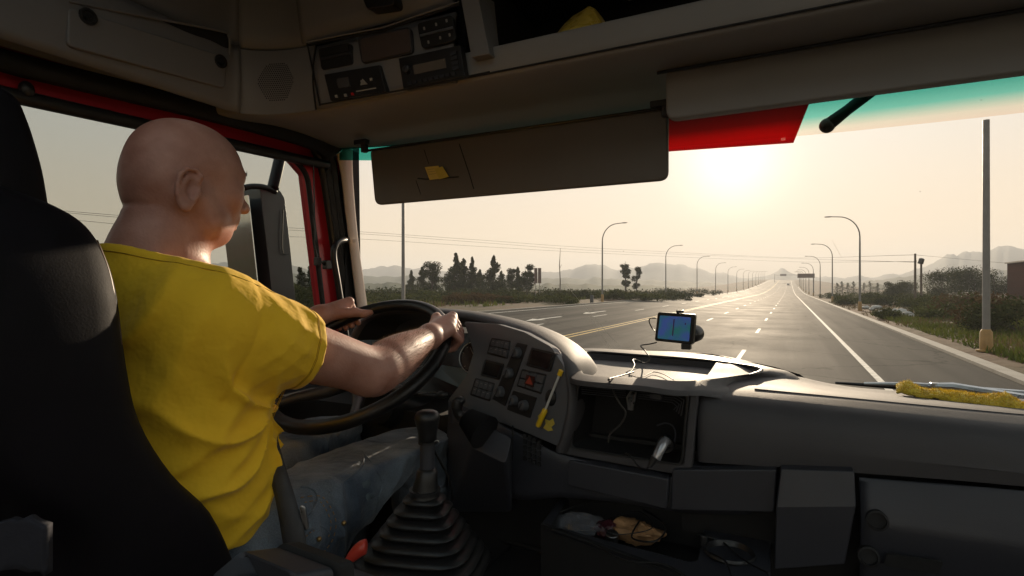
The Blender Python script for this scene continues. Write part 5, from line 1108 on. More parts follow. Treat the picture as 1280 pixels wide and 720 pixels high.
# hand brake with a red handle
hb = thing('brake_handle', 'small red lever handle at the foot of the gear gaiter', 'lever', PD(440, 705, .84))
mk('grip', MB().tube(cr([PD(432, 705, .84), PD(438, 698, .84), PD(446, 690, .84), PD(454, 684, .84), PD(458, 683, .84)], 4), [.0035 + .0075 * math.sin(min(1, i / 13) * 1.75) for i in range(16)] + [.006], 14), mat('red_handle', (.55, .05, .03), .35, .1, 10, coat=.3), hb, smooth=180)
mk('shaft', MB().tube([PD(433, 704, .84), PD(420, 716, .84), PD(400, 730, .85)], .004, 8), M['black'], hb)
# armrest box at the very front
ab = thing('armrest', 'dark folded armrest with an open slot beside the driver seat', 'armrest', PD(350, 740, .62))
A1, A2, A3, A4 = PD(303, 688, .62), PD(420, 696, .66), PD(470, 722, .64), PD(375, 722, .56); 
top = rq([PD(305, 688, .63), PD(395, 692, .68), PD(478, 722, .66), PD(372, 716, .57)], .012, 5)
mk('pad', MB().slab(top, V3(0, 0, -.05)), M['plastic'], ab, bevel=.006, bseg=3)
en_o = rq([PD(303, 688, .628), PD(372, 717, .568), PD(372, 765, .568), PD(262, 722, .60)], .008, 4); en_i = rq(inset([PD(306, 693, .626), PD(364, 717, .57), PD(362, 760, .57), PD(276, 722, .598)], .98), .006, 4)
mk('frame', MB().ring(en_o, en_i, V3(.02, .03, -.004)), M['plastic'], ab, bevel=.003); mk('slot', MB().slab([p + V3(.025, .035, 0) for p in en_o], V3(.01, .01, 0)), M['matte'], ab)

# ---------------------------------------------------------------- steering wheel
WC = V3(-.972, 1.07, -.178); tau = R(34); WB = V3(0, math.cos(tau), math.sin(tau)); WA = V3(1, 0, 0); WN = V3(0, -math.sin(tau), math.cos(tau)); WR = .231
stw = thing('steering_wheel', 'large black steering wheel held by the driver', 'steering wheel', WC)
def wp_(deg, r=WR, n_=0): a = R(deg); return WC + (WA * math.cos(a) + WB * math.sin(a)) * r + WN * n_
mk('rim', MB().tube([wp_(i * 5) for i in range(72)], .0165, 18, closed=True), M['rubber'], stw, smooth=180)
for a in (205, 335, 235, 305):
    side = a in (205, 335)
    mk('spoke', MB().tube([wp_(a, WR - .012), wp_(a, WR * .75, -.012), wp_(a + (4 if a < 270 else -4), WR * .45, -.035), wp_(a, WR * .2, -.045)], [.011, .012, .017, .024], 12), M['plastic'] if not side else M['plastic'], stw, smooth=60)
mk('hub', MB().lathe(WC - WN * .075, WN, [(0, .05), (.02, .062), (.045, .066), (.055, .058), (.058, .03), (.058, 0)], 32), M['black'], stw, smooth=50)
# ---------------------------------------------------------------- seat
seat = thing('driver_seat', 'black leather driver seat with a tall back and head rest', 'seat', (-.95, .45, -.95))
def sring(y, z, hw, th, lean=0, e=.45, cx=-.93):
    out = []
    for k in range(36):
        t = k / 36 * 2 * math.pi; c, s = math.cos(t), math.sin(t)
        x = math.copysign(abs(c) ** e, c) * hw; yy = math.copysign(abs(s) ** (e * 1.3), s) * th
        if s > 0: yy -= th * 1.1 * (1 - min(1, abs(x) / hw / .75) ** 3) * .55        # hollow of the cushion, bolsters forward
        out.append(V3(cx + x, y + yy, z + yy * lean))
    return out
# front-right edge of the back follows the photograph's outline, thickness goes back
edge_px = [(318, 745), (300, 688), (270, 622), (222, 572), (182, 505), (165, 430), (152, 350), (135, 302), (108, 266), (72, 246)]
XE = -.705; bk = []
prev = None
for i, (px, py) in enumerate(edge_px):
    x = XE - (.0 if i < 6 else .012 * (i - 5) ** 1.35); p = PX(px, py, x); th = .105 if i < 6 else .105 - .008 * (i - 5)
    bk.append(sring(p.y - th + .012, p.z, abs(x + .93) + .020, th, -.25, e=.34))
top_ = [v + (sum(bk[-1], Vector()) / 36 - v) * .25 + V3(0, -.0, .012) for v in bk[-1]]; bk.append(top_)
def crings(rg, k=4): return list(map(list, zip(*[cr([g[i] for g in rg], k) for i in range(len(rg[0]))])))
mk('backrest', MB().loft(crings(bk, 4)), M['leather'], seat, smooth=180)
hd_px = [(74, 262), (70, 240), (64, 205), (55, 172), (44, 140), (30, 118), (10, 108)]
hr_ = []
for i, (px, py) in enumerate(hd_px):
    x = -.80 + (0 if i < 3 else -.004 * (i - 2) ** 1.3); p = PX(px, py, x); th = .055 if i < 5 else .045; hr_.append(sring(p.y - th + .006, p.z, abs(x + .93) + .006, th, -.2, e=.42))
hr_.append([v + (sum(hr_[-1], Vector()) / 36 - v) * .5 + V3(0, 0, .008) for v in hr_[-1]])
mk('head_rest', MB().loft(crings(hr_, 4)), M['leather'], seat, smooth=180)
pe = [PX(px, py, XE - (.0 if i < 6 else .012 * (i - 5) ** 1.35) + .0) + V3(-.002, -.012, 0) for i, (px, py) in enumerate(edge_px)]
mk('piping', MB().tube(cr(pe[5:-2], 6), .0026, 8), mat('brown_piping', (.10, .055, .03), .45), seat, smooth=180)
mk('seam', MB().tube(cr([p + V3(.0, -.10, 0) for p in pe[:8]], 6), .0018, 6), M['matte'], seat)
mk('cushion', MB().loft(crings([sring(.70, -.70, .24, .30, 0), sring(.70, -.60, .25, .31, 0), sring(.70, -.53, .235, .29, 0)], 3)), M['leather'], seat, smooth=180)
mk('base', MB().box((-.93, .62, -.83), (.42, .46, .22)), M['matte'], seat, bevel=.02)
# blanket scrap at the far left bottom
bl_g = [[PD(-20 + 75 * u, 660 + 62 * v_ - 10 * math.sin(u * 3), .52) + V3(0, 0, .006 * mnoise.noise(Vector((u * 5, v_ * 4, 2)))) for u in [i / 14 for i in range(15)]] for v_ in [j / 10 for j in range(11)]]
tag(mk('blanket', MB().surf(bl_g), mat('blue_grey_fabric', (.014, .015, .024), .85, .2, 20, .5, 300), smooth=180, solid=.01), 'corner of a blue grey blanket behind the driver seat at the lower left', 'blanket')
# ================================================================ THE DRIVER (signed distance body, surface nets)
f4 = np.float32
def A3(v): return np.array(tuple(v), dtype=f4)
def smin(a, b, k): h = np.maximum(k - np.abs(a - b), 0) / k; return np.minimum(a, b) - h * h * k * .25
def smax(a, b, k): return -smin(-a, -b, k)
def sph(p, c, r): return np.linalg.norm(p - A3(c), axis=1) - r
def ell(p, c, r, rot=None):
    q = p - A3(c)
    if rot is not None: q = q @ rot
    r = A3(r); k0 = np.linalg.norm(q / r, axis=1); k1 = np.linalg.norm(q / (r * r), axis=1) + 1e-9
    return np.where(k0 < .05, -float(min(r)), k0 * (k0 - 1) / k1).astype(f4)
def cap_(p, a, b, ra, rb):
    a = A3(a); b = A3(b); ba = b - a; h = np.clip(((p - a) @ ba) / (ba @ ba), 0, 1); h = h
    return np.linalg.norm(p - a - h[:, None] * ba, axis=1) - (ra + (rb - ra) * h)
def prof_c(p, a, b, hs, rs):
    a = A3(a); b = A3(b); ba = b - a; h = np.clip(((p - a) @ ba) / (ba @ ba), 0, 1); s_ = np.linspace(0, 1, 60); t = np.interp(s_, hs, rs); k_ = np.array([1, 2, 3, 2, 1]) / 9
    for _ in range(3): t = np.convolve(np.pad(t, 2, 'edge'), k_, 'valid')
    return np.linalg.norm(p - a - h[:, None] * ba, axis=1) - np.interp(h, s_, t)
def un(ds, k):
    o = ds[0]
    for d in ds[1:]: o = smin(o, d, k)
    return o
def rotm(rx=0, ry=0, rz_=0): return np.array((Matrix.Rotation(rz_, 3, 'Z') @ Matrix.Rotation(ry, 3, 'Y') @ Matrix.Rotation(rx, 3, 'X')), dtype=f4)
def nets(f, lo, hi, h, C=8):
    lo = A3(lo); hi = A3(hi); n = np.ceil((hi - lo) / (h * C)).astype(int)
    g = np.stack(np.meshgrid(*[np.arange(k) for k in n], indexing='ij'), -1).reshape(-1, 3)
    cen = lo + (g + .5) * h * C; v = np.concatenate([f(c.astype(f4)) for c in np.array_split(cen, max(1, len(cen) // 200000))])
    g = g[np.abs(v) < h * C * 1.25]
    N = (n * C + 2).astype(np.int64); I = np.arange(C + 1); L = np.stack(np.meshgrid(I, I, I, indexing='ij'), -1).reshape(-1, 3)
    codes, verts, sg = [], [], []
    for gb in np.array_split(g, max(1, len(g) // 400)):
        P = (gb[:, None, :] * C + L[None]).reshape(-1, 3); D = f((lo + P * h).astype(f4)).reshape(len(gb), C + 1, C + 1, C + 1)
        c = [D[:, a:a + C, b:b + C, d:d + C] for a in (0, 1) for b in (0, 1) for d in (0, 1)]
        S = sum((x < 0).astype(np.int8) for x in c); act = (S > 0) & (S < 8); ids = np.argwhere(act)
        if len(ids) == 0: continue
        vals = np.stack([x[act] for x in c], 1)
        off = np.array([(a, b, d) for a in (0, 1) for b in (0, 1) for d in (0, 1)], float)
        acc = np.zeros((len(ids), 3)); cnt = np.zeros(len(ids))
        for i in range(8):
            for j in range(i + 1, 8):
                if np.abs(off[i] - off[j]).sum() != 1: continue
                a_, b_ = vals[:, i], vals[:, j]; m_ = (a_ < 0) != (b_ < 0)
                t = np.where(m_, a_ / np.where(m_, a_ - b_, 1), 0)[:, None]
                acc += np.where(m_[:, None], off[i] + (off[j] - off[i]) * t, 0); cnt += m_
        cell = gb[ids[:, 0]] * C + ids[:, 1:]
        codes.append((cell[:, 0].astype(np.int64) * N[1] + cell[:, 1]) * N[2] + cell[:, 2]); verts.append(lo + (cell + acc / cnt[:, None]) * h)
        sg.append(np.stack([vals[:, 0] < 0, vals[:, 4] < 0, vals[:, 2] < 0, vals[:, 1] < 0], 1))
    code = np.concatenate(codes); V = np.concatenate(verts); S = np.concatenate(sg); o = np.argsort(code); code, V, S = code[o], V[o], S[o]
    st = [N[1] * N[2], N[2], 1]; F_ = []
    for ax, (u, w) in enumerate(((1, 2), (2, 0), (0, 1))):
        e = S[:, 0] != S[:, ax + 1]; c0 = code[e]; q = np.stack([c0, c0 - st[u], c0 - st[u] - st[w], c0 - st[w]], 1)
        ix = np.searchsorted(code, q); ix = np.minimum(ix, len(code) - 1); ok = (code[ix] == q).all(1); ix = ix[ok]; fl = S[e, 0][ok]
        ix[fl] = ix[fl][:, ::-1]; F_.append(ix)
    Fc = np.concatenate(F_)[:, ::-1]
    return V, Fc
def relax(V, Fc, it=2, lam=.5):
    E = np.concatenate([Fc[:, [0, 1]], Fc[:, [1, 2]], Fc[:, [2, 3]], Fc[:, [3, 0]]]); E = np.concatenate([E, E[:, ::-1]])
    cnt = np.bincount(E[:, 0], minlength=len(V))[:, None]
    for i in range(it):
        s = np.stack([np.bincount(E[:, 0], V[E[:, 1], k], minlength=len(V)) for k in range(3)], 1); V = V + (s / np.maximum(cnt, 1) - V) * lam
    return V

# ---- joints (relative to the camera)
HC = V3(-.886, .566, .180)
HR = Matrix.Rotation(R(-4), 3, 'Z') @ Matrix.Rotation(R(-5), 3, 'X')     # a touch to the left, chin slightly down
SR_, ER_ = V3(-.757, .555, -.062), V3(-.708, .825, -.160)
SL_, EL_ = V3(-1.06, .565, -.055), V3(-1.21, .87, -.19)
HS = .935
def local(p, c, rot): return (p - A3(c)) @ np.array(rot, dtype=f4) / HS
def head_sdf(pw): return head_core(pw) * HS
def head_core(pw):
    p = local(pw, HC, HR); ax = p.copy(); ax[:, 0] = np.abs(ax[:, 0])
    d = ell(p, (0, -.004, .020), (.0735, .087, .080))
    d = smin(d, ell(p, (0, .032, .018), (.064, .064, .070)), .03)
    d = smin(d, ell(p, (0, -.038, -.020), (.062, .054, .050)), .03)
    d = smin(d, ell(p, (0, .022, -.055), (.061, .060, .058)), .03)
    d = smin(d, ell(p, (0, .038, -.040), (.054, .056, .068)), .03)
    d = smin(d, cap_(ax, (.056, -.006, -.045), (.050, .022, -.078), .021, .020), .025)
    d = smin(d, cap_(ax, (.050, .022, -.078), (.014, .060, -.089), .020, .017), .025)
    d = smin(d, sph(p, (0, .068, -.086), .018), .018)
    d = smin(d, sph(ax, (.043, .056, -.022), .024), .022)
    d = smin(d, cap_(ax, (.012, .092, .020), (.046, .072, .018), .010, .010), .016)
    d = smax(d, -sph(ax, (.032, .108, -.002), .0165), .014)
    d = smin(d, ell(ax, (.031, .0775, -.001), (.0155, .0135, .0125)), .004)
    d = smin(d, cap_(p, (0, .090, .016), (0, .110, -.024), .0085, .0115), .012)
    d = smin(d, ell(p, (0, .117, -.030), (.0115, .0125, .0105)), .008)
    d = smin(d, sph(ax, (.0125, .103, -.034), .0085), .007)
    d = smin(d, ell(p, (0, .088, -.056), (.028, .014, .018)), .012)
    d = smin(d, cap_(ax, (0, .1015, -.0595), (.022, .088, -.0635), .0052, .003), .006)
    d = smin(d, cap_(ax, (0, .100, -.0705), (.020, .088, -.0680), .0060, .003), .006)
    d = smax(d, -cap_(ax, (0, .1075, -.0650), (.024, .090, -.0655), .0015, .001), .003)
    # ear
    e = (ax - A3((.0770, -.032, -.036))) / 1.08; er = rotm(0, R(-8), R(-13)); er2 = rotm(R(-10), 0, 0); q = (e @ er) @ er2
    disc = ell(q, (.003, 0, 0), (.0065, .0180, .032)); disc = smax(disc, -ell(q, (.011, .0035, -.001), (.0105, .0105, .0185)), .003)
    pts = [(.006, .010, .014), (.010, .012, .024), (.011, .003, .031), (.012, -.010, .028), (.012, -.0165, .015), (.010, -.0165, 0), (.008, -.0125, -.014), (.006, -.005, -.024)]
    for a, b in zip(pts[:-1], pts[1:]): disc = smin(disc, cap_(q, a, b, .0032, .0032), .004)
    disc = smin(disc, cap_(q, (.008, -.006, .016), (.007, -.0085, -.006), .0026, .0028), .004)
    disc = smin(disc, cap_(q, (.007, -.0085, -.006), (.006, .001, -.015), .0028, .003), .004)
    disc = smin(disc, ell(q, (.005, .002, -.027), (.0055, .0085, .0100)), .006)
    disc = smin(disc, ell(q, (.004, .0130, -.004), (.005, .0045, .0070)), .005)
    d = smin(d, disc, .006)
    # neck
    d = smin(d, cap_(p, (0, -.026, -.050), (0, -.040, -.155), .053, .056), .030)
    d = smin(d, cap_(p, (0, .008, -.080), (0, -.012, -.160), .044, .050), .030)
    d = smin(d, cap_(ax, (.045, -.030, -.045), (.018, .020, -.150), .016, .016), .022)
    # nape folds and faint skin unevenness
    d = d + .0022 * np.exp(-((p[:, 2] + .064 + .02 * (p[:, 1] + .08)) / .005) ** 2) * (p[:, 1] < -.05) * np.clip((-.05 - p[:, 1]) / .03, 0, 1)
    return d
def rim_frame(deg): a = R(deg); o_ = WA * math.cos(a) + WB * math.sin(a); return WC + o_ * WR, o_, WN.copy(), -WA * math.sin(a) + WB * math.cos(a)
def make_hand(deg, wrist, elbow, up, lw, ka=42, th_=(-20, -34, -40)):
    Pr, o_, n_, t_ = rim_frame(deg); t_ = t_ * up
    def pol(ang, r, s, extra=0): a = R(ang); return Pr + n_ * (math.cos(a) * r) + o_ * (math.sin(a) * r) + t_ * s
    prim = []; kn = []
    for i, (s, L, rr) in enumerate(((.030, 1.0, .0098), (.0095, 1.05, .0100), (-.011, 1.0, .0096), (-.030, .86, .0086))):
        sp = s * 1.0; a0 = ka - i * 2; K = pol(a0, .041 + .001 * (1 - abs(i - 1.2)), sp)
        P1 = pol(a0 + 74 * L, .038, sp * .95); P2 = pol(a0 + 128 * L, .029, sp * .92); P3 = pol(a0 + 178 * L, .0265, sp * .90)
        prim += [('c', K, P1, rr * 1.08, rr * .98, .004), ('c', P1, P2, rr * .98, rr * .9, .003), ('c', P2, P3, rr * .9, rr * .80, .003), ('s', K + n_ * .0015 + o_ * .0005, rr * 1.12)]
        kn.append(K)
    W = wrist; side = t_ * 1.0
    palm = []
    for i, K in enumerate(kn): palm.append((W + side * (.018 - .012 * i) * 1.0, K, .0165, .0120))
    T0_ = W + side * .020 - n_ * .006 + (Pr - W) * .12; T1_ = pol(th_[0], .038, .034); T2_ = pol(th_[1], .032, .054); T3_ = pol(th_[2], .0285, .071)
    thumb = [(T0_, T1_, .0175, .0130), (T1_, T2_, .0125, .0112), (T2_, T3_, .0112, .0090)]
    # heel of the palm resting on the rim
    pad = [(W - n_ * .004, pol(15, .028, -.015), .020, .016), (W - n_ * .002, pol(5, .030, .012), .020, .016)]
    lo = np.min([A3(x) for x in (W, T3_, *kn, *[q[2] for q in prim if q[0] == 'c'])], 0) - .05; hi = np.max([A3(x) for x in (W, T3_, *kn, *[q[2] for q in prim if q[0] == 'c'])], 0) + .05
    tend = [(W + side * (.006 - .006 * i) + n_ * .014, K + n_ * .011) for i, K in enumerate(kn)]
    def f(p):
        pm = None
        for a, b, ra, rb in palm + pad:
            d = cap_(p, a, b, ra, rb); pm = d if pm is None else smin(pm, d, .016)
        fi = None
        for q in prim:
            d = cap_(p, q[1], q[2], q[3], q[4]) if q[0] == 'c' else sph(p, q[1], q[2]); fi_ = d
            if q[0] == 's': pm = smin(pm, d, .006)
            else: fi = d if fi is None else smin(fi, d, .0025)
        d = smin(pm, fi, .006)
        th = None
        for a, b, ra, rb in thumb: dd = cap_(p, a, b, ra, rb); th = dd if th is None else smin(th, dd, .006)
        d = smin(d, th, .010)
        for a, b in tend: d = d - .0016 * np.exp(-(np.maximum(cap_(p, a, b, 0, 0), 0) / .0042) ** 2)
        return d
    return f, lo, hi
WR_ = V3(-.742, 1.052, -.112); WL_ = V3(-1.150, 1.115, -.075)
handR, hRlo, hRhi = make_hand(27, WR_, ER_, 1, 0); handL, hLlo, hLhi = make_hand(136, WL_, EL_, -1, 0, 18, (-55, -78, -88))
def arm(p, S_, E_, W_, rgt):
    d = prof_c(p, S_, E_, [0, .35, .6, 1], [.054, .052, .049, .043])
    d = smin(d, prof_c(p, E_ - (W_ - E_) * .10, W_, [0, .12, .28, .5, .72, .9, 1], [.034, .043, .0485, .045, .036, .0285, .0265]), .02)
    d = smin(d, sph(p, E_ + V3(0, -.006, -.016), .022), .02)                       # point of the elbow
    d = d + .0018 * np.exp(-((((p - A3(E_)) @ A3(V3(.1, .75, -.35).normalized())) - .006) / .004) ** 2) * np.clip(-(p[:, 2] - E_.z) / .03, 0, 1)
    return d
def box_eval(p, lo, hi, f, out, k):
    m = ((p > lo) & (p < hi)).all(1)
    if m.any(): out[m] = smin(out[m], f(p[m]), k).astype(f4)
    return out
def torso(p):
    d = ell(p, (-.905, .545, -.165), (.168, .108, .190))
    d = smin(d, ell(p, (-.905, .552, -.330), (.148, .108, .170)), .08)
    d = smin(d, cap_(p, V3(-.80, .545, -.055), V3(-1.01, .545, -.055), .070, .070), .05)
    d = smin(d, cap_(p, V3(-.905, .52, .035), V3(-.80, .54, -.045), .045, .055), .04); d = smin(d, cap_(p, V3(-.905, .52, .035), V3(-1.01, .54, -.045), .045, .055), .04)
    return d
def neckb(p): return cap_(p, HC + V3(0, -.040, -.11), V3(-.898, .522, -.03), .050, .058)
def body(p):
    o_ = np.full(len(p), .25, f4)
    o_ = box_eval(p, A3((-1.2, .33, -.62)), A3((-.6, .82, .12)), lambda q: smin(torso(q), neckb(q), .04), o_, .01)
    h_lo, h_hi = A3(HC) - A3((.16, .19, .20)), A3(HC) + A3((.16, .19, .16))
    o_ = box_eval(p, h_lo, h_hi, head_sdf, o_, .025)
    o_ = box_eval(p, A3((-.86, .42, -.32)), A3((-.60, 1.14, .04)), lambda q: arm(q, SR_, ER_, WR_, 1), o_, .035)
    o_ = box_eval(p, A3((-1.34, .42, -.34)), A3((-.96, 1.22, .06)), lambda q: arm(q, SL_, EL_, WL_, 0), o_, .035)
    o_ = box_eval(p, hRlo, hRhi, handR, o_, .014); o_ = box_eval(p, hLlo, hLhi, handL, o_, .014)
    return o_
pr = thing('person', 'bald driver in a yellow t-shirt and blue jeans holding the steering wheel with both hands', 'person', (-.90, .62, -.95))
skin = mat('skin', (.37, .17, .125), .50, 0, 14, .35, 260, sss=.12, col2=(.55, .30, .235), bdist=.0014, spec=.42, detail=9)
V, Fc = nets(body, (-1.36, .30, -.60), (-.58, 1.34, .34), .0031); V = relax(V, Fc, 1, .4)
mk('body', (V, Fc), skin, pr, smooth=180)
# ---- shirt
def wave(p, dirv, fr, w1, w2, ph=0):
    fr = fr * 1.8; am_ = .55 + .45 * np.sin(p[:, 0] * 13 + ph * 3) * np.sin(p[:, 1] * 11 + p[:, 2] * 9 + ph)
    q = p @ A3(dirv) * fr + w1 * 1.8 * np.sin(p[:, 0] * 17 + p[:, 2] * 11 + ph) + w2 * np.sin(p[:, 1] * 29 - p[:, 2] * 23 + ph * 2)
    return am_ * np.clip(1 - np.sqrt(np.sin(q) ** 2 + .03), 0, 1) ** 1.3
SD = (ER_ - SR_).normalized(); SLD = (EL_ - SL_).normalized()
def sleeve(p, S_, D_, end):
    a = S_ - D_ * .01; b = S_ + D_ * end; d = cap_(p, a, b, .062, .063); d = smin(d, ell(p, S_ + D_ * .06 + V3(0, 0, -.006), (.070, .085, .066)), .03)
    t = (p - A3(S_)) @ A3(D_); m_ = np.clip((t + .01) / .06, 0, 1) * np.clip((end + .01 - t) / .03, 0, 1)
    lat = np.clip(((p - A3(S_)) @ A3(V3(0, .4, 1).normalized())) / .08, -1, 1)
    d = d - .0095 * m_ * wave(p, (.30, .80, .75), 52, .8, .7, 1) * (.45 + .4 * lat) - .004 * m_ * wave(p, (-.3, .9, -.5), 38, 1.2, .9, 3)
    return d, t
def shirt_outer(p):
    d = torso(p) - .020
    d = smin(d, ell(p, (-.905, .562, -.345), (.150, .112, .120)), .05)
    d = smin(d, neckb(p) - .013 - .004 * np.exp(-((p[:, 2] - (.048 - .35 * (p[:, 1] - .50)) + .010) / .008) ** 2), .03)
    # folds: arm pit fan, belly rolls, back pull lines
    pit = A3((-.73, .62, -.20)); dv = p - pit; ang = np.arctan2(dv[:, 2], -(dv[:, 1])); rad = np.linalg.norm(dv, axis=1)
    fan = (1 - np.abs(np.sin(ang * 4.5 + 1.2 * np.sin(rad * 22)))) ** 2.2 * np.exp(-((rad - .10) / .085) ** 2)
    d = d - .016 * fan
    low = np.clip((-.26 - p[:, 2]) / .12, 0, 1)
    d = d - .015 * low * wave(p, (.15, .55, .95), 34, 1.1, .5, 2) - .0095 * low * wave(p, (.0, -.5, 1), 40, 1.3, .8, 5)
    d = d - .013 * (1 - low) * wave(p, (.2, -.75, .8), 24, .9, .6, 4)
    sh = np.clip((p[:, 2] + .03) / .05, 0, 1); d = d - .007 * sh * wave(p, (.9, .5, .2), 45, .8, 1.0, 6)
    sr, tr_ = sleeve(p, SR_, SD, .150); sl__, tl_ = sleeve(p, SL_, SLD, .150)
    seam = .0035 * np.exp(-((tr_ - .008) / .004) ** 2)
    d = smin(d, sr, .032) + seam * (p[:, 0] > -.80) * (np.abs(p[:, 2] + .07) < .10)
    d = smin(d, sl__, .032)
    return d, tr_, tl_
def shirt_sdf(p):
    d, tr_, tl_ = shirt_outer(p); bd = body(p); d = smin(d, bd - .0120, .006)
    nearR = np.minimum(cap_(p, SR_, ER_, 0, 0), cap_(p, ER_, WR_, 0, 0)) < .095; nearR |= (p[:, 1] > .95); nearL = np.minimum(cap_(p, SL_, EL_, 0, 0), cap_(p, EL_, WL_, 0, 0)) < .10
    cut = np.where(nearR, ((p - A3(SR_)) @ A3((SD + V3(0, 0, .10)).normalized())) - .132, -.5); cut = np.maximum(cut, np.where(nearL, tl_ - .150, -.5))
    d = smax(d, cut.astype(f4), .004)
    hem = -.385 + .22 * np.clip(p[:, 1] - .56, -.2, .3) + .010 * np.sin(p[:, 1] * 40) - p[:, 2]
    d = smax(d, hem, .005)
    # neck opening
    nk = sph(p, HC + V3(.0, -.018, -.105), .098) ; nz_ = (p[:, 2] - (.048 - .35 * (p[:, 1] - .50)))
    d = smax(d, nz_, .005)
    inner = bd - .0055
    inner = np.where((p[:, 2] < -.20) & (p[:, 0] < -.78), inner, inner)
    return smax(d, -inner, .002)
shm = mat('yellow_cotton', (.88, .52, .016), .85, .06, 5, .95, 22, col2=(.93, .59, .025), sheen=.15, bdist=.007)
V, Fc = nets(shirt_sdf, (-1.30, .36, -.56), (-.60, .86, .12), .0036); V = relax(V, Fc, 2, .4)
tsh = mk('t_shirt', (V, Fc), shm, pr, smooth=180)
def sring_(c, ax_, f, n=44, start=.12, a0=0, a1=2 * math.pi):
    ax_ = ax_.normalized(); u = ax_.orthogonal().normalized(); w = ax_.cross(u); out = []
    for i in range(n):
        a = a0 + (a1 - a0) * i / n; d_ = u * math.cos(a) + w * math.sin(a); t = start
        for _ in range(30):
            v = float(f(A3(c + d_ * t)[None])[0]); t -= v * .6
            if abs(v) < .0004: break
        out.append(c + d_ * (t + .0004))
    return out
def sho(p): d, a, b = shirt_outer(p); return smin(d, body(p) - .0120, .006)
stm = mat('yellow_thread', (.50, .30, .01), .8, .1, 40)
AXR = (SD + V3(0, 0, .10)).normalized()
for tt, rr0 in ((.132 - .017, .0006), (.132 - .0195, .0006)):
    mk('hem_stitch', MB().tube(sring_(SR_ + AXR * tt, AXR, sho, 60), rr0, 5, closed=True), stm, tsh, smooth=180)
cax = V3(0, .35, 1).normalized()
for dz in (.014,):
    c_ = V3(-.892, .520, .048 - .35 * .020) - cax * dz
    mk('collar_seam', MB().tube(sring_(c_, cax, sho, 60, .16), .0010, 5, closed=True), stm, tsh, smooth=180)
cpts = []
for i in range(40):
    a = 2 * math.pi * i / 40; x = -.895 + .073 * math.cos(a); y = .518 + .083 * math.sin(a); cpts.append(V3(x, y, .047 - .35 * (y - .50)))
# ---- jeans
HPr, KR, AR = V3(-.815, .63, -.470), V3(-.785, 1.045, -.315), V3(-.80, 1.16, -.80)
HPl, KL, AL = V3(-.99, .63, -.470), V3(-1.06, 1.045, -.330), V3(-1.08, 1.18, -.80)
def jeans_sdf(p):
    d = ell(p, (-.905, .590, -.465), (.180, .140, .150))
    for a, b, c in ((HPr, KR, AR), (HPl, KL, AL)):
        d = smin(d, cap_(p, a, b, .098, .074), .05); d = smin(d, cap_(p, b, c, .072, .062), .04)
        d = smin(d, ell(p, b + V3(0, .0, .0), (.072, .078, .072)), .03)
        t = (p - A3(b)); m_ = np.exp(-((np.linalg.norm(t, axis=1)) / .14) ** 2)
        d = d - .006 * m_ * wave(p, (.3, .9, -.4), 45, .8, .8, 2)
        th = (p - A3(a)) @ A3((b - a).normalized()); m2 = np.exp(-((th - .10) / .10) ** 2); d = d - .013 * m2 * wave(p, (.5, .75, .3), 36, .9, .8, 3)
    d = d - .013 * wave(p, (.2, .9, .5), 20, 1.2, 1.2, 7) - .002 * wave(p, (.4, .3, 1), 60, 1.2, 1.2, 9)
    d = d - .006 * wave(p, (.5, .6, -.6), 17, 1.5, 1.0, 11)
    # waist cut
    return smax(d, p[:, 2] - (-.345), .01)
jm = bpy.data.materials.new('denim'); jm.use_nodes = True; n = jm.node_tree.nodes; l = jm.node_tree.links; b = n['Principled BSDF']; b.inputs['Roughness'].default_value = .85; b.inputs['Sheen Weight'].default_value = .2; b.inputs['Specular IOR Level'].default_value = .2
tc = n.new('ShaderNodeTexCoord'); n1 = n.new('ShaderNodeTexNoise'); n1.inputs['Scale'].default_value = 9; n1.inputs['Detail'].default_value = 6; l.new(tc.outputs['Object'], n1.inputs[0])
r1 = n.new('ShaderNodeValToRGB'); e = r1.color_ramp.elements; e[0].position = .35; e[0].color = (.060, .080, .112, 1); e[1].position = .72; e[1].color = (.24, .285, .33, 1)
n2 = n.new('ShaderNodeTexNoise'); n2.inputs['Scale'].default_value = 500; l.new(tc.outputs['Object'], n2.inputs[0]); mx = n.new('ShaderNodeMixRGB'); mx.blend_type = 'OVERLAY'; mx.inputs[0].default_value = .5
l.new(n1.outputs['Fac'], r1.inputs[0]); l.new(r1.outputs[0], mx.inputs[1]); l.new(n2.outputs['Fac'], mx.inputs[2]); l.new(mx.outputs[0], b.inputs['Base Color'])
bp = n.new('ShaderNodeBump'); bp.inputs['Strength'].default_value = .5; bp.inputs['Distance'].default_value = .001; l.new(n2.outputs['Fac'], bp.inputs['Height'])
n3 = n.new('ShaderNodeTexNoise'); n3.inputs['Scale'].default_value = 13; n3.inputs['Detail'].default_value = 4; n3.inputs['Distortion'].default_value = 1.2; l.new(tc.outputs['Object'], n3.inputs[0]); b2 = n.new('ShaderNodeBump'); b2.inputs['Strength'].default_value = .9; b2.inputs['Distance'].default_value = .012
l.new(n3.outputs['Fac'], b2.inputs['Height']); l.new(bp.outputs[0], b2.inputs['Normal']); l.new(b2.outputs[0], b.inputs['Normal'])
V, Fc = nets(jeans_sdf, (-1.24, .40, -.90), (-.62, 1.32, -.26), .0048); V = relax(V, Fc, 2, .5)
jn = mk('jeans', (V, Fc), jm, pr, smooth=180)
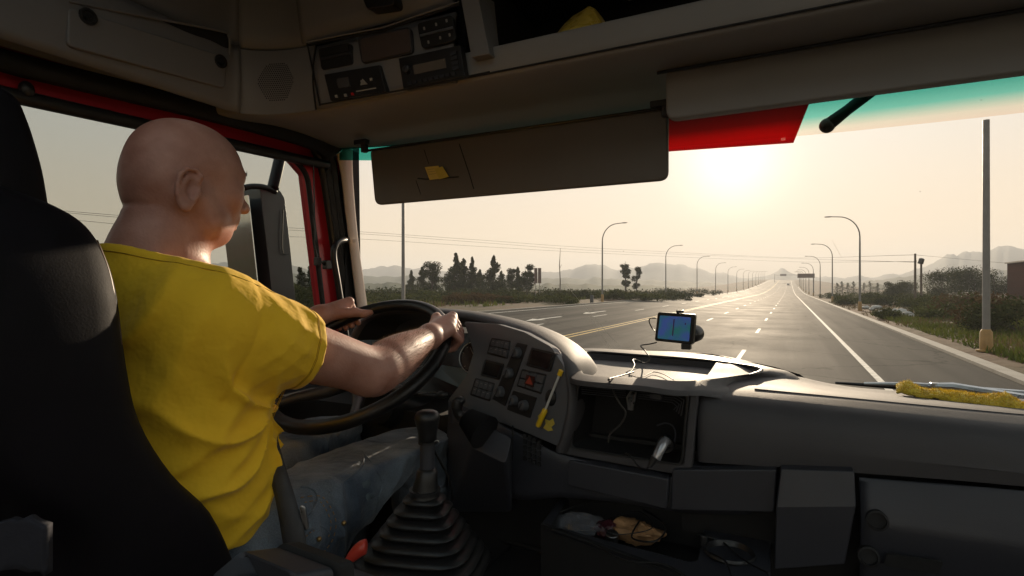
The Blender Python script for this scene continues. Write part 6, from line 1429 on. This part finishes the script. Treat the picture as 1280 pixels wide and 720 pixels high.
# project stitched seams and patches on to the jeans
def jhit(px, py, off=.001):
    r = A3(ray(px, py)); d0 = .55
    for _ in range(80):
        v = float(jeans_sdf((r * d0)[None])[0])
        if v < .0006: break
        d0 += v * .7 / 1.3
        if d0 > 2: return None
    d0 -= off; return Vector((r * d0).tolist())
sm_ = mat('stitch_orange', (.30, .17, .06), .7, .2, 80); pm_ = mat('denim_patch', (.10, .13, .15), .8, .5, 60, .5, 300)
def seam_px(name, pts, r, m, dash=False):
    pp = [jhit(px, py) for px, py in pts]; pp = [p for p in pp if p is not None]
    if len(pp) < 3: return
    pp = cr(pp, 5)
    if dash:
        mb = MB()
        for i in range(0, len(pp) - 1, 2): mb.tube([pp[i], pp[i + 1]], r, 5)
    else: mb = MB().tube(pp, r, 6)
    mk(name, mb, m, jn)
seam_px('stitching', [(376, 622), (400, 620), (412, 632), (420, 652), (416, 674), (405, 690)], .0009, sm_, True)
seam_px('stitching', [(381, 628), (398, 626), (407, 636), (414, 654), (410, 674)], .0009, sm_, True)
seam_px('pocket_edge', [(376, 608), (392, 612), (397, 624), (390, 640), (381, 650)], .0022, jm)
seam_px('pocket_edge', [(378, 672), (388, 662), (402, 658), (412, 668), (408, 684)], .0018, jm)
seam_px('stitching', [(380, 674), (389, 665), (402, 661)], .0009, sm_, True)
seam_px('side_seam', [(412, 615), (430, 602), (448, 588), (455, 575), (452, 563)], .0016, jm)
seam_px('knee_seam', [(452, 563), (462, 575), (472, 590), (478, 605), (474, 622), (470, 640)], .0016, jm)
pc = [jhit(px, py, .0015) for px, py in ((452, 604), (462, 599), (468, 622), (459, 627))]
if all(p is not None for p in pc): mk('patch', MB().slab(pc, FW * .002), pm_, jn)
for px, py in ((399, 674), (430, 654)):
    p = jhit(px, py, .002)
    if p: mk('rivet', MB().ball(p, .0045, 10, 6), mat('brass', (.45, .30, .12), .35, metal=1) if 'brass' not in bpy.data.materials else bpy.data.materials['brass'], jn)
# shoes on the pedals
shoe = mat('shoe_leather', (.03, .022, .018), .5)
for A__ in (AR, AL):
    m = MB(); m.loft([[A__ + V3(w * math.cos(a) + 0, y, -.075 + max(-.03, hh * math.sin(a))) for a in [k * math.pi / 8 for k in range(16)]] for y, w, hh in ((-.06, .03, .05), (-.03, .042, .075), (.05, .045, .06), (.12, .05, .045), (.18, .042, .035), (.20, .02, .02))]); mk('shoe', m, shoe, pr, smooth=60)
# eyebrow, lashes, forearm hair, stubble
hairm = mat('hair_brown', (.05, .03, .02), .6)
def hl(x, y, z): return HC + HR @ V3(x, y, z) * HS
rr_ = np.random.default_rng(9)
for s in (1, -1):
    m = MB()
    for i in range(46):
        u = rr_.random(); p = hl(s * (.014 + .034 * u), .101 - .018 * u ** 1.5, .022 + .003 * math.sin(u * 3) + rr_.normal() * .0015); q = p + HR @ V3(s * .007, -.001, .002 * rr_.normal() + .0012); m.tube([p, q], [.0005, .0002], 4)
    mk('eyebrow', m, hairm, pr)
    ey = mk('eye', MB().ball(hl(s * .031, .0815, -.001), .0118, 18, 12), mat('eye_white', (.75, .72, .68), .15) if s == 1 else bpy.data.materials['eye_white'], pr, smooth=180)
    mk('iris', MB().ball(hl(s * .031, .0905, -.0015), (.0055, .0032, .0055), 14, 8), mat('iris_blue', (.10, .16, .22), .1) if s == 1 else bpy.data.materials['iris_blue'], ey, smooth=180)
V_ = []
for k in range(1500):
    u = rr_.random() ** .9; c = ER_ * (1 - u * .95) + WR_ * (u * .95); a = rr_.uniform(-.6, 2.7); ax = (WR_ - ER_).normalized(); s1 = V3(1, 0, 0); s1 = (s1 - ax * s1.dot(ax)).normalized(); s2 = ax.cross(s1); s2 = s2 if s2.z > 0 else -s2
    dirn = s1 * math.cos(a) + s2 * math.sin(a); pt = A3(c); dd = A3(dirn); t = .02
    for _ in range(14): t += float(arm((pt + dd * t)[None], SR_, ER_, WR_, 1)[0]) * -1 if False else 0
    V_.append((c, dirn))
P0 = np.array([tuple(c) for c, d in V_], f4); D0_ = np.array([tuple(d) for c, d in V_], f4); T = np.full(len(P0), .065, f4)
for _ in range(14): T -= arm(P0 + D0_ * T[:, None], SR_, ER_, WR_, 1)
hv = []
axn = A3((WR_ - ER_).normalized())
for p, d, t in zip(P0, D0_, T):
    s_ = p + d * (t - .0005); dr = d * .45 + axn * .9 + rr_.normal(size=3) * .28; dr /= np.linalg.norm(dr); L = rr_.uniform(.005, .011); sd_ = np.cross(dr, d); sd_ = sd_ / (np.linalg.norm(sd_) + 1e-6) * .00022
    hv += [s_ - sd_, s_ + sd_, s_ + dr * L]
# shaved hair on the scalp sides and nape
P0 = rr_.normal(size=(9000, 3)).astype(f4); P0 /= np.linalg.norm(P0, axis=1)[:, None]; P0 = P0[(P0[:, 1] < .45) & (P0[:, 2] < .55) & (P0[:, 2] > -.55)]
hr_m = np.array(HR, dtype=f4); D0_ = P0 @ hr_m.T; C0 = A3(HC + HR @ V3(0, -.01, .01)); T = np.full(len(P0), .16, f4)
for _ in range(24): T -= head_sdf(C0 + D0_ * T[:, None]) * .8
sv_ = []
for d, t, q_ in zip(D0_, T, P0):
    if rr_.random() > .35 + .65 * min(1, max(0, (.5 - q_[2]) * 1.6)): continue
    s_ = C0 + d * (t - .0003); dr = d * .6 + rr_.normal(size=3) * .5 + np.array((0, .1, -.7)); dr /= np.linalg.norm(dr); w_ = np.cross(dr, d); w_ = w_ / (np.linalg.norm(w_) + 1e-6) * .00016
    sv_ += [s_ - w_, s_ + w_, s_ + dr * .0016]
sh_ = mk('stubble', (np.array(sv_), np.arange(len(sv_)).reshape(-1, 3)), hairm, pr, smooth=None); sh_['kind'] = 'stuff'
ah = mk('arm_hair', (np.array(hv), np.arange(len(hv)).reshape(-1, 3)), mat('arm_hair_tan', (.22, .13, .06), .5), pr, smooth=None); ah['kind'] = 'stuff'
# ---- seat belt over the hip
sbm = mat('belt_webbing', (.035, .035, .038), .55, .1, 40, .5, 900)
bt = thing('seat_belt', 'dark seat belt strap running down across the hip of the driver', 'seat belt', PD(365, 700, .85))
bp_ = [(333, 520, .985), (337, 545, .93), (346, 585, .885), (357, 625, .86), (366, 665, .845), (371, 700, .84), (373, 730, .84)]
rows = []
for i, (px, py, d) in enumerate(bp_):
    w = 8 + 8 * min(1, i / 4); rows.append([PD(px - w * .9, py + 2, d), PD(px, py, d - .004), PD(px + w * .9, py - 2, d)])
mk('strap', MB().surf(crgrid(rows, 5, 2)), sbm, bt, solid=.002)
mk('tongue', MB().slab(rq([PD(374, 632, .85), PD(381, 634, .85), PD(386, 662, .85), PD(378, 664, .85)], .004), FW * .004), M['chrome'], bt, bevel=.001)
